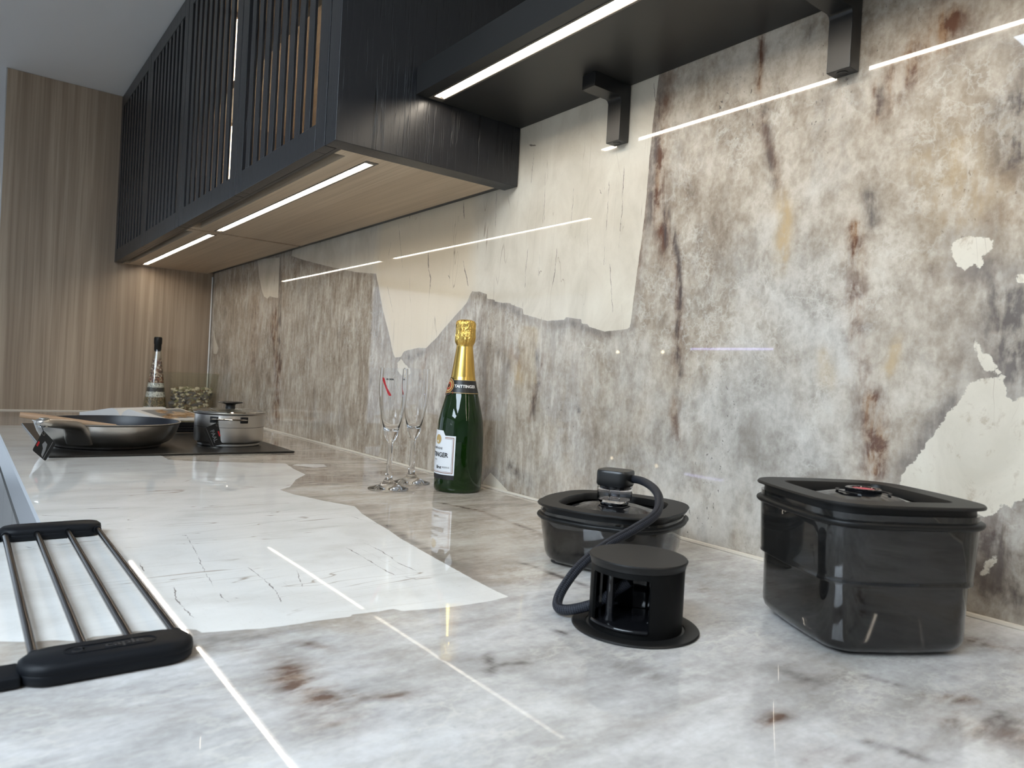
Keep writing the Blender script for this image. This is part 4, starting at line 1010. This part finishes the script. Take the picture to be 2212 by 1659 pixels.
# ---------------------------------------------------------------- champagne bottle and flutes
BX, BY = -1.0981, -.0731
BP = [(.0400, .0006), (.0428, .0040), (.0432, .0080), (.0434, .050), (.0430, .090), (.0426, .100), (.0407, .1256), (.0381, .1390), (.0352, .151), (.0320, .1640), (.0289, .1764), (.0257, .1880), (.0228, .200), (.0197, .2160), (.0173, .2340), (.0156, .2500), (.0144, .2620), (.0142, .2680), (.0152, .2735), (.0160, .2780), (.0158, .2950), (.0152, .3050)]
def br(z):
    return float(np.interp(z, [p[1] for p in BP], [p[0] for p in BP]))
t = thing('champagne_bottle', 'dark green sparkling wine bottle with gold foil neck and black neck band', 'bottle', (BX, BY, 0))
m = MB(); m.lathe(BP + [(.0130, .3055), (.0125, .300), (.0125, .250), (.0165, .225), (.026, .185), (.0385, .126), (.0400, .100), (.0402, .012), (.030, .010), (.012, .022), (.002, .026)], BX, BY, 64)
m.build('glass_body', M['green_glass'], t, smooth=True, angle=50)
# foil: smooth skirt on the neck, crumpled cap over the cork
def band(z0, z1, a0, a1, e, n=40, nz=10, top=None, bot=None):
    vs_, fs = [], []
    for i in range(nz + 1):
        for j in range(n + 1):
            a = a0 + (a1 - a0) * j / n
            lo = z0 if bot is None else bot(j / n); hi = z1 if top is None else top(j / n)
            z = lo + (hi - lo) * i / nz
            r = br(z) + e; vs_.append((BX + r * math.cos(a), BY + r * math.sin(a), z))
    for i in range(nz):
        for j in range(n): fs.append((i * (n + 1) + j, i * (n + 1) + j + 1, (i + 1) * (n + 1) + j + 1, (i + 1) * (n + 1) + j))
    return vs_, fs
m = MB(); m.lathe_ring([(br(z) + .0005, z) for z in np.linspace(.2005, .2660, 16)] + [(br(z) + .0001, z) for z in (.2660, .2005)], BX, BY, 64)
m.build('foil_skirt', M['foil'], t, smooth=True, angle=60)
rng = random.Random(3)
m = MB(); seg = 72; zs_ = np.linspace(.2635, .3085, 26); rings = []
ph = [(rng.randint(6, 26), rng.uniform(0, 6.28), rng.uniform(.0002, .00075)) for _ in range(12)]
for z in zs_:
    base = np.interp(z, [.2635, .266, .271, .278, .287, .295, .303, .307, .3085], [.0152, .0158, .0176, .0183, .0178, .0178, .0180, .0170, .0155])
    ring = []
    for j in range(seg):
        a = 2 * math.pi * j / seg
        w = sum(am * math.sin(k * a + p + z * 140 * math.sin(p)) for k, p, am in ph)
        amp = np.interp(z, [.2635, .268, .275, .300, .3085], [.1, .8, 1, .7, .3])
        r = base + w * amp * .42
        ring.append((BX + r * math.cos(a), BY + r * math.sin(a), z))
    rings.append(ring)
rings.append([(BX + .010 * math.cos(2 * math.pi * j / seg), BY + .010 * math.sin(2 * math.pi * j / seg), .3105) for j in range(seg)])
m.loft(rings); m.build('foil_cap', M['foil'], t, smooth=True, angle=70)
# neck band and its print
VIEW = math.radians(-34)
def wrap(V_, a_c, z_c, e, slant=0.0):
    out = []
    for x, y, zz in V_:
        z = z_c + y + slant * x; r = br(z) + e; a = a_c + x / br(z_c)
        out.append((BX + r * math.cos(a), BY + r * math.sin(a), z))
    return out
m = MB(); m.add(*band(.1765, .2010, 0, 2 * math.pi, .0007, 72, 8)); nb = m.build('neck_band', M['ink_black'], t, smooth=True)
for z in (.1772, .2002):
    m = MB(); m.add(*band(z, z + .0009, 0, 2 * math.pi, .0009, 72, 1)); m.build('gold_line', M['ink_gold'], nb, smooth=True)
V_, F_ = text_points('TAITTINGER', .0072, .0002)
m = MB(); m.add(wrap(V_, VIEW + .20, .1895, .0011), F_); m.build('lettering', M['ink_white'], nb)
crest = VIEW - 1.16
def disc_on(m, a_c, z_c, rad, e, n=28, inner=0.0):
    pts = [(rad * math.cos(2 * math.pi * k / n), rad * math.sin(2 * math.pi * k / n), 0) for k in range(n)]
    if inner:
        p2 = [(inner * math.cos(2 * math.pi * k / n), inner * math.sin(2 * math.pi * k / n), 0) for k in range(n)]
        m.add(wrap(pts + p2, a_c, z_c, e), [(k, (k + 1) % n, n + (k + 1) % n, n + k) for k in range(n)])
    else: m.add(wrap(pts, a_c, z_c, e), [tuple(range(n))])
m = MB(); disc_on(m, crest, .1885, .0165, .0012); cs = m.build('crest_ground', M['ink_black'], nb)
m = MB(); disc_on(m, crest, .1895, .0135, .0015, inner=.0122); disc_on(m, crest, .1895, .0105, .0015, inner=.0035); m.build('crest_ring', M['ink_gold'], nb)
m = MB(); disc_on(m, crest, .1895, .0070, .0018, inner=.0045); disc_on(m, crest, .1895, .0118, .0017, inner=.0110)
m.add(wrap([(-.013, -.010, 0), (.0135, -.0075, 0), (.0150, -.0125, 0), (-.012, -.0160, 0)], crest, .1885, .0016), [(0, 1, 2, 3)]); m.build('crest_seal', M['ink_red'], nb)
# main label
LA0, LA1 = VIEW - math.radians(126), VIEW - math.radians(9)
LC = (LA0 + LA1) / 2; RAD = .0434
def ltop(s):
    c = abs(s - .5)
    return .1010 + (.0085 if c < .20 else (.0085 * (1 - (c - .20) / .06) if c < .26 else 0))
m = MB(); m.add(*band(.0315, .101, LA0, LA1, .0005, 60, 8, top=ltop)); lb = m.build('front_label', M['paper_white'], t, smooth=True)
m = MB()
for ins, w in ((.0028, .0012), (.0052, .0005)):
    da = ins / RAD; dw = w / RAD
    m.add(*band(.0315 + ins, .101 - ins, LA1 - da - dw, LA1 - da, .0008, 1, 8)); m.add(*band(.0315 + ins, .101 - ins, LA0 + da, LA0 + da + dw, .0008, 1, 8))
    m.add(*band(.0315 + ins, .0315 + ins + w, LA0 + da, LA1 - da, .0008, 60, 1))
    m.add(*band(.101 - ins - w, .101 - ins, LA0 + da, LA0 + .30, .0008, 10, 1)); m.add(*band(.101 - ins - w, .101 - ins, LA1 - .48, LA1 - da, .0008, 10, 1))
m.build('label_border', M['ink_brown'], lb)
def label_text(s, x, z, size, bold, mat='ink_black'):
    V_, F_ = text_points(s, size, bold); m = MB(); m.add(wrap(V_, LC + x / RAD, z, .0009), F_); m.build('lettering', M[mat], lb)
label_text('TAITTINGER', .0, .0660, .0112, .00030)
label_text('CHAMPAGNE', .002, .0775, .0056, .0001, 'ink_grey')
label_text('REIMS', .001, .0570, .0035, 0, 'ink_grey')
label_text('Brut', .0115, .0440, .0075, .0002)
label_text('RESERVE', .0275, .0445, .0042, 0, 'ink_grey')
m = MB(); disc_on(m, LC + .006 / RAD, .0935, .0085, .0009); m.build('label_seal', M['ink_gold'], lb)
m = MB(); m.add(*band(.0235, .0312, LA0, LA1, .0005, 40, 1)); m.build('lower_strip', M['ink_black'], t, smooth=True)

def flute(x, y, H, rot, label, rim=.0243):
    t = thing('champagne_flute', label, 'glass', (x, y, 0), 'champagne flutes beside the bottle')
    bw = [(.0046, .0835), (.0088, .0885), (.0122, .0985), (.0144, .1098), (.0190, .1290), (.0231, .1520), (.0252, .1760), (.0253, .1880), (.0250, .1990), (rim, .2155)]
    inner = [(rim - .0007, .2155), (.0243, .1990), (.0246, .1880), (.0245, .1760), (.0224, .1520), (.0182, .1290), (.0134, .1110), (.0085, .1045), (.0005, .1030)]
    k = (H - .0835) / (.2155 - .0835)
    bw = [(r, .0835 + (z - .0835) * k) for r, z in bw]; inner = [(r, .0835 + (z - .0835) * k) for r, z in inner]
    prof = [(.0005, .0020), (.0300, .0006), (.0352, .0006), (.0360, .0012), (.0352, .0020), (.0270, .0040), (.0180, .0075), (.0110, .0125), (.0066, .0190), (.0056, .028), (.0046, .045), (.0040, .062), (.0038, .078)] + bw + inner
    m = MB(); m.lathe(prof, x, y, 56, True, True)
    g = m.build('glass_body', M['glass'], t, smooth=True, angle=70)
    def rr(z): return float(np.interp(z, [p[1] for p in bw], [p[0] for p in bw])) + .00025
    a0 = VIEW + rot
    m = MB(); vs_, fs = [], []
    for i in range(15):
        s = i / 14; z = .1980 - .031 * s; a = a0 + (-.42 + .62 * s ** 1.15); hw = (.0022 + .0004 * math.sin(9 * s))
        for q in (-1, 1):
            r = rr(z); vs_.append((x + r * math.cos(a + q * hw / r), y + r * math.sin(a + q * hw / r), z))
    for i in range(14): fs.append((2 * i, 2 * i + 1, 2 * i + 3, 2 * i + 2))
    m.add(vs_, fs); m.build('red_ribbon', M['ink_red'], t)
    V_, F_ = text_points('MUMM', .0046, .0001)
    m = MB(); m.add([(x + rr(.1955) * math.cos(a0 + .12 + vx_ / .026), y + rr(.1955) * math.sin(a0 + .12 + vx_ / .026), .1955 + vy_) for vx_, vy_, _ in V_], F_); m.build('lettering', M['ink_black'], t)
flute(-1.1467, -.1880, .2155, -.30, 'clear champagne flute with a red slash, the nearer of the pair, left of the bottle')
flute(-1.1985, -.1123, .2175, -1.15, 'clear champagne flute standing behind the other flute, next to the bottle')

# ---------------------------------------------------------------- vacuum containers
def container(loc, ang, L, W, rc, h, bead_drop, label, step=None, feet=True, bulge=0.0):
    x0, y0 = loc
    t = thing('storage_container', label, 'container', (x0, y0, 0), 'smoked vacuum food containers')
    def ring(ins, z, soft=0.0):
        a_, b_ = L - 2 * ins, W - 2 * ins; r = max(rc - ins, min(.012, a_ * .45)); r = r + (min(a_, b_) * .46 - r) * soft
        pts = rounded(a_, b_, r, 10)
        if bulge:      # slightly bowed sides
            base_ = pts; pts = []
            for i, (xa, ya) in enumerate(base_):
                pts.append((xa, ya))
                if i % 11 == 10:       # a straight side follows each corner
                    xb, yb = base_[(i + 1) % 44]
                    for q in range(1, 8):
                        u = q / 8; nx_, ny_ = (yb - ya), -(xb - xa); l_ = max(math.hypot(nx_, ny_), 1e-6); w_ = bulge * 4 * u * (1 - u)
                        pts.append((xa + (xb - xa) * u + nx_ / l_ * w_, ya + (yb - ya) * u + ny_ / l_ * w_))
        return [(x, y, z) for x, y in rot2(pts, ang, x0, y0)]
    zt = h - .0125
    prof = [(.0230, .0030), (.0165, .0042), (.0125, .0085), (.0108, .0140)]
    if step: prof += [(.0098, step - .0030), (.0096, step - .0014), (.0062, step - .0008), (.0058, step + .0004), (.0066, step + .0022), (.0062, step + .0050)]
    prof += [(.0042, h - bead_drop - .004), (.0042, zt + .004)]
    inn = [(i_ + .0022, z) for i_, z in reversed(prof)]; inn[-1] = (inn[-1][0], .0055)
    m = MB(); m.loft([ring(i_, z) for i_, z in prof + inn]); body = m.build('tub', M['smoke'], t, smooth=True, angle=60)
    zbd = h - bead_drop
    bead = [(.0046, zbd - .0034), (.0022, zbd - .0030), (.0006, zbd - .0016), (.0000, zbd), (.0006, zbd + .0016), (.0022, zbd + .0026), (.0046, zbd + .0030)]
    m = MB(); m.loft([ring(i_, z) for i_, z in bead + [(.0062, zbd + .003), (.0062, zbd - .0034)]], loop=True); m.build('rim_bead', M['black_lid'], t, smooth=True, angle=60)
    if feet:
        for sx, sy in ((1, 1), (-1, 1), (-1, -1), (1, -1)):
            fx, fy = rot2([(sx * (L / 2 - .036), sy * (W / 2 - .036))], ang, x0, y0)[0]
            m = MB(); m.lathe([(.011, .0004), (.012, .0012), (.012, .0040), (.010, .0046)], fx, fy, 20); m.build('foot', M['black_gloss'], t, smooth=True)
    # lid: a flat flange round a sunken well with a raised centre
    prof = [(.0085, zt + .0036), (.0068, zt + .0036), (.0068, h - .0030), (.0004, h - .0026), (.0000, h - .0014), (.0010, h)]
    m = MB(); m.loft([ring(i_, z) for i_, z in prof + [(.0245, h), (.0255, h - .0015), (.0262, h - .0085), (.0120, h - .0090)]], loop=True); k = m.build('lid', M['black_lid'], t, smooth=True, angle=35)
    sc = [(.0263, h - .0080, 0), (.0340, h - .0080, 0), (.0385, h - .0062, .5), (.0450, h - .0038, 1), (.0560, h - .0016, 1), (.0700, h - .0008, 1), (L / 2 - .001, h - .0006, 1)]
    m = MB(); m.loft([ring(i_, z, q) for i_, z, q in sc]); m.build('lid_dome', M['black_gloss'], k, smooth=True, angle=40)
    return t, k
container((-.5983, -.1816), .4302, .1600, .1660, .052, .0690, .0150, 'low smoked square container with the hose nozzle on its lid', None, True, .0035)
tl, kl = container((-.3192, -.1534), -.5132, .1572, .1514, .0370, .1256, .0165, 'tall smoked square container standing alone at the right', .0600, True, .0018)
bxx, byy = -.3192, -.1534; h = .1256
m = MB(); m.lathe_ring([(.0105, h - .0012), (.0150, h - .0012), (.0150, h + .0022), (.0142, h + .0028), (.0112, h + .0028), (.0105, h + .0020)], bxx, byy, 40); m.build('valve_ring', M['black_gloss'], kl, smooth=True, angle=35)
m = MB(); m.lathe([(.0103, h - .0006), (.0103, h + .0012), (.0090, h + .0022), (.001, h + .0025)], bxx, byy, 32); tag(m.build('valve_button', M['red_button'], kl, smooth=True), 'round dull red valve button')
for s in (0, math.pi):
    m = MB(); a = -.5132 + s + math.pi / 2
    m.lathe_ring([(.0205, h - .0008), (.0230, h - .0008), (.0230, h - .0001), (.0205, h - .0001)], bxx, byy, 20, a - .9, a + .9); m.build('finger_mark', M['black_satin'], kl, smooth=True)

# ---------------------------------------------------------------- pop-up vacuum pump with hose and nozzle
CX, CY = -.4255, -.3270
t = thing('vacuum_pump', 'round black pop-up vacuum pump with a braided hose to the low container', 'vacuum pump', (CX, CY, 0))
m = MB(); m.lathe_ring([(.0425, .0003), (.0546, .0003), (.0550, .0010), (.0540, .0020), (.0435, .0024), (.0425, .0018)], CX, CY, 96); m.build('base_flange', M['black_satin'], t, smooth=True, angle=40)
m = MB(); m.lathe([(.0425, .0004), (.0425, .0011), (.040, .0014), (.002, .0014)], CX, CY, 64); m.build('well_floor', M['ink_black'], t, smooth=True, angle=40)
A0, A1 = math.radians(-113), math.radians(-31)
RO, RI = .0402, .0376
def wall(z0, z1): return [(RI, z0), (RO, z0), (RO, z1), (RI, z1)]
m = MB()
m.lathe_ring(wall(.0016, .0066), CX, CY, 64)
m.lathe_ring(wall(.0066, .0500), CX, CY, 56, A1, A0 + 2 * math.pi)
m.lathe_ring(wall(.0500, .0545), CX, CY, 64)
# rounded upper corners of the opening
for a, s in ((A0, 1), (A1, -1)):
    for k in range(5):
        w = .09 * (1 - math.sqrt(1 - ((k + .5) / 5) ** 2)); z = .0465 + .0035 * (k + 0) / 5
        m.lathe_ring(wall(z, z + .0007), CX, CY, 4, min(a, a + s * w), max(a, a + s * w) + .001)
m.build('column', M['black_column'], t, smooth=True, angle=35)
m = MB(); m.lathe([(RI - .0003, .0040), (RI - .0003, .0062), (.034, .0070), (.002, .0070)], CX, CY, 64); m.build('tray_floor', M['black_gloss'], t, smooth=True, angle=40)
m = MB(); m.tube([(CX + (RO + .0002) * math.cos(A0 + .04 + (A1 - A0 - .08) * k / 24), CY + (RO + .0002) * math.sin(A0 + .04 + (A1 - A0 - .08) * k / 24), .0078) for k in range(25)], .0019, 10); m.build('tray_lip', M['black_gloss'], t, smooth=True, angle=60)
m = MB(); m.lathe_ring([(.0300, .0072), (.0320, .0072), (.0320, .0498), (.0300, .0498)], CX, CY, 40, A1 + .25, A0 + 2 * math.pi - .25); m.build('inner_liner', M['black_gloss'], t, smooth=True, angle=40)
m = MB()
for da, rr_ in ((-1.05, .050),):
    a = VIEW - .25 + da; m.lathe([(.0052, .0072), (.0036, .012), (.0034, .046), (.0050, .0498)], CX + rr_ * math.cos(a) * .5, CY + rr_ * math.sin(a) * .5, 20)
m.build('inner_post', M['black_gloss'], t, smooth=True, angle=40)
m = MB(); m.lathe([(.0395, .0546), (.0408, .0550), (.0412, .0580), (.0422, .0596), (.0424, .0608), (.0416, .0618), (.002, .0620)], CX, CY, 96); m.build('cap', M['black_satin'], t, smooth=True, angle=30)
HOSE = [(-.5885, -.1690, .0985), (-.5640, -.1740, .0995), (-.5262, -.1963, .0978), (-.5008, -.2159, .0906), (-.4824, -.2424, .0804), (-.4806, -.2737, .0690), (-.4847, -.3066, .0560), (-.4890, -.3343, .0390), (-.4892, -.3542, .0210), (-.4861, -.3639, .0095), (-.4774, -.3680, .0062), (-.4654, -.3640, .0085), (-.4507, -.3500, .0165), (-.4357, -.3390, .0313), (-.4262, -.3350, .0400)]
hp_ = catmull(HOSE, 8)
m = MB(); m.tube(hp_, .0046, 16)
acc = 0; u_ = []
for i, p in enumerate(hp_):
    if i: acc += (hp_[i] - hp_[i - 1]).length
    u_ += [(acc, j / 16) for j in range(16)]
m.uv = u_
m.build('hose', M['braid'], t, smooth=True, angle=60)
nx, ny = -.5983, -.1816; na = .40
# nozzle cap: D-shaped block over a clear cup
def dshape(r, k=1.0): return rot2(superellipse(2 * r * k, 2 * r * .96 * k, 4.2, 48), na, nx, ny)
m = MB(); m.loft([[(x, y, z) for x, y in dshape(.0196, k)] for z, k in ((.0880, .955), (.0895, .985), (.0900, 1), (.1030, 1), (.1050, .985), (.1062, .94))]); m.up(.002).build('nozzle_cap', M['black_metal'], t, smooth=True, angle=35)
m = MB()
for z in (.0866, .0850): m.lathe_ring([(.0165, z - .0007), (.0182, z - .0007), (.0182, z + .0007), (.0165, z + .0007)], nx, ny, 40)
m.lathe([(.0162, .0838), (.0162, .0880)], nx, ny, 40); m.up(.002).build('nozzle_thread', M['black_gloss'], t, smooth=True, angle=35)
m = MB(); m.loft([[(x, y, z) for x, y in dshape(.0186, k)] for z, k in ((.0685, .86), (.0700, .94), (.0730, .98), (.0862, 1.0))] + [[(x, y, z) for x, y in dshape(.0186, k)] for z, k in ((.0862, .90), (.0735, .89), (.0715, .85))]); m.up(.002).build('nozzle_cup', M['cup_glass'], t, smooth=True, angle=40)
m = MB(); m.lathe_ring([(.0055, .0722), (.0072, .0722), (.0072, .0815), (.0055, .0815)], nx, ny, 24); m.up(.002).build('nozzle_valve', M['cup_glass'], t, smooth=True, angle=40)
m = MB(); m.lathe([(.0140, .0665), (.0168, .0668), (.0165, .0684), (.0140, .0686)], nx, ny, 40); m.up(.002).build('nozzle_seal', M['black_gloss'], t, smooth=True, angle=40)

# ---------------------------------------------------------------- roll-up drying rack
t = thing('drying_rack', 'roll-up drying rack of four dark steel rods between black silicone bars', 'drying rack', (-.76, -.712, 0))
def bar(x0, x1, y0, y1, z0, z1, name):
    L, W = y1 - y0, x1 - x0; r = W / 2 * .98
    m = MB(); o_ = rounded(W, L, r, 8); cx, cy = (x0 + x1) / 2, (y0 + y1) / 2
    def rg(k, z): return [(cx + x * (1 - k / (W / 2)), cy + y * (1 - k / (L / 2)), z) for x, y in o_]
    hz = (z0 + z1) / 2
    m.loft([rg(.0024, z0), rg(.0006, z0 + .0016), rg(.0001, hz - .0005), rg(.0004, hz), rg(.0001, hz + .0005), rg(.0008, z1 - .0025), rg(.0040, z1)])
    return m.build(name, M['silicone'], t, smooth=True, angle=50)
NB = bar(-.5650, -.5260, -.7665, -.6610, .0004, .0145, 'end_bar')
bar(-.9840, -.9500, -.7620, -.6615, .0004, .0145, 'end_bar')
m = MB(); cu = [(-.5460 + x, -.7130 + y) for x, y in rounded(.0135, .056, .0067, 8)]; ci = [(-.5460 + x, -.7130 + y) for x, y in rounded(.0115, .054, .0057, 8)]
m.loft([[(x, y, .01455) for x, y in cu], [(x, y, .0150) for x, y in cu], [(x, y, .0150) for x, y in ci], [(x, y, .01455) for x, y in ci]], loop=True); m.build('badge_rim', M['silicone'], NB)
V_, F_ = text_points('caple', .0118, .0001, .00025)
m = MB(); m.add([(-.5462 - y, -.7050 + x, .0148 + z) for x, y, z in V_], F_)
m.build('lettering', M['emboss'], NB)
m = MB(); m.lathe_ring([(.0030, .01455), (.0042, .01455), (.0042, .0150), (.0030, .0150)], -.5462, -.7330, 20, math.radians(-60), math.radians(200)); m.box(-.5485, -.5440, -.7300, -.7290, .01455, .0150); m.build('badge_mark', M['emboss'], NB)
for y in (-.7555, -.7265, -.6970, -.6675):
    m = MB(); m.tube([(-.955, y, .0078), (-.558, y, .0078)], .0031, 16); m.build('rod', M['rod_steel'], t, smooth=True, angle=50)
    for x in (-.9515, -.5655):
        m = MB(); m.tube([(x - .002, y, .0078), (x + .002, y, .0078)], .0040, 14); m.build('rod_socket', M['silicone'], t, smooth=True, angle=50)
# web leading to the next, unrolled section at the side
m = MB(); m.box(-.5590, -.5330, -.8150, -.7640, .0006, .0085); m.build('hinge_web', M['silicone'], t, bevel=.002)
bar(-.5650, -.5260, -.915, -.812, .0004, .0145, 'end_bar'); bar(-.9840, -.9500, -.915, -.812, .0004, .0145, 'end_bar')
for y in (-.905, -.876, -.847, -.820):
    m = MB(); m.tube([(-.955, y, .0078), (-.558, y, .0078)], .0031, 12); m.build('rod', M['rod_steel'], t, smooth=True, angle=50)
m = MB(); m.box(-.9780, -.9560, -.8150, -.7600, .0006, .0085); m.build('hinge_web', M['silicone'], t, bevel=.002)

# flat light panels added unseen behind the viewpoint to brighten the worktop
for i, (x, y) in enumerate(((-.15, -1.75), (-.15, -3.0))):
    t = thing('added_ceiling_light', ['added square ceiling light panel nearest the worktop', 'added square ceiling light panel farther from the worktop'][i], 'ceiling light', (x, y, CEIL))
    m = MB(); e = .60
    m.box(x - e, x + e, y - .45, y - .43, CEIL - .022, CEIL - .0005); m.box(x - e, x + e, y + .43, y + .45, CEIL - .022, CEIL - .0005)
    m.box(x - e, x - e + .02, y - .43, y + .43, CEIL - .022, CEIL - .0005); m.box(x + e - .02, x + e, y - .43, y + .43, CEIL - .022, CEIL - .0005); m.build('panel_frame', M['alu'], t)
    bx('diffuser', M['panel_glow'], t, x - e + .021, x + e - .021, y - .429, y + .429, CEIL - .018, CEIL - .012)

# ---------------------------------------------------------------- showroom lights seen as small reflections in the slab
def wall_spot(x, z, label, r=.014):
    t = thing('wall_lamp', label, 'lamp', (x, -4.25, z), 'small lamps on the window wall')
    m = MB(); m.tube([(x, -4.2498, z), (x, -4.222, z)], r + .006, 24); m.build('lamp_body', M['alu'], t, smooth=True, angle=40)
    m = MB(); m.tube([(x, -4.2218, z), (x, -4.219, z)], r, 24); m.build('lamp_lens', M['lamp_glow'], t, smooth=True, angle=40)
wall_spot(-4.91, .513, 'small round lamp on the window wall, closer to the far window')
wall_spot(-4.35, .516, 'small round lamp on the window wall, next to the violet strip')
t = thing('light_strip', 'thin violet light strip on the window wall between the two windows', 'light strip', (-3.65, -4.25, .545))
bx('strip_body', M['alu'], t, -4.06, -3.24, -4.2498, -4.240, .530, .560)
bx('strip_diffuser', M['led_violet'], t, -4.05, -3.25, -4.2398, -4.237, .538, .552)
for i, (y, z, lab) in enumerate(((-.60, .93, 'warm bulb pendant lamp beside the oak panel, the upper of two'), (-.598, .80, 'warm bulb pendant lamp beside the oak panel, the lower of two'))):
    t = thing('pendant_lamp', lab, 'lamp', (-6.0 - .1 * i, y - .06 * i, CEIL), 'pendant lamps in the next bay')
    X_, Y_ = -6.0 - .1 * i, y - .06 * i
    m = MB(); m.tube([(X_, Y_, CEIL), (X_, Y_, z + .05)], .003, 8); m.build('cord', M['silicone'], t)
    m = MB(); m.lathe([(.002, z - .045), (.03, z - .03), (.042, z), (.03, z + .03), (.015, z + .05), (.002, z + .052)], X_, Y_, 24); m.build('bulb', M['lamp_glow'], t, smooth=True)
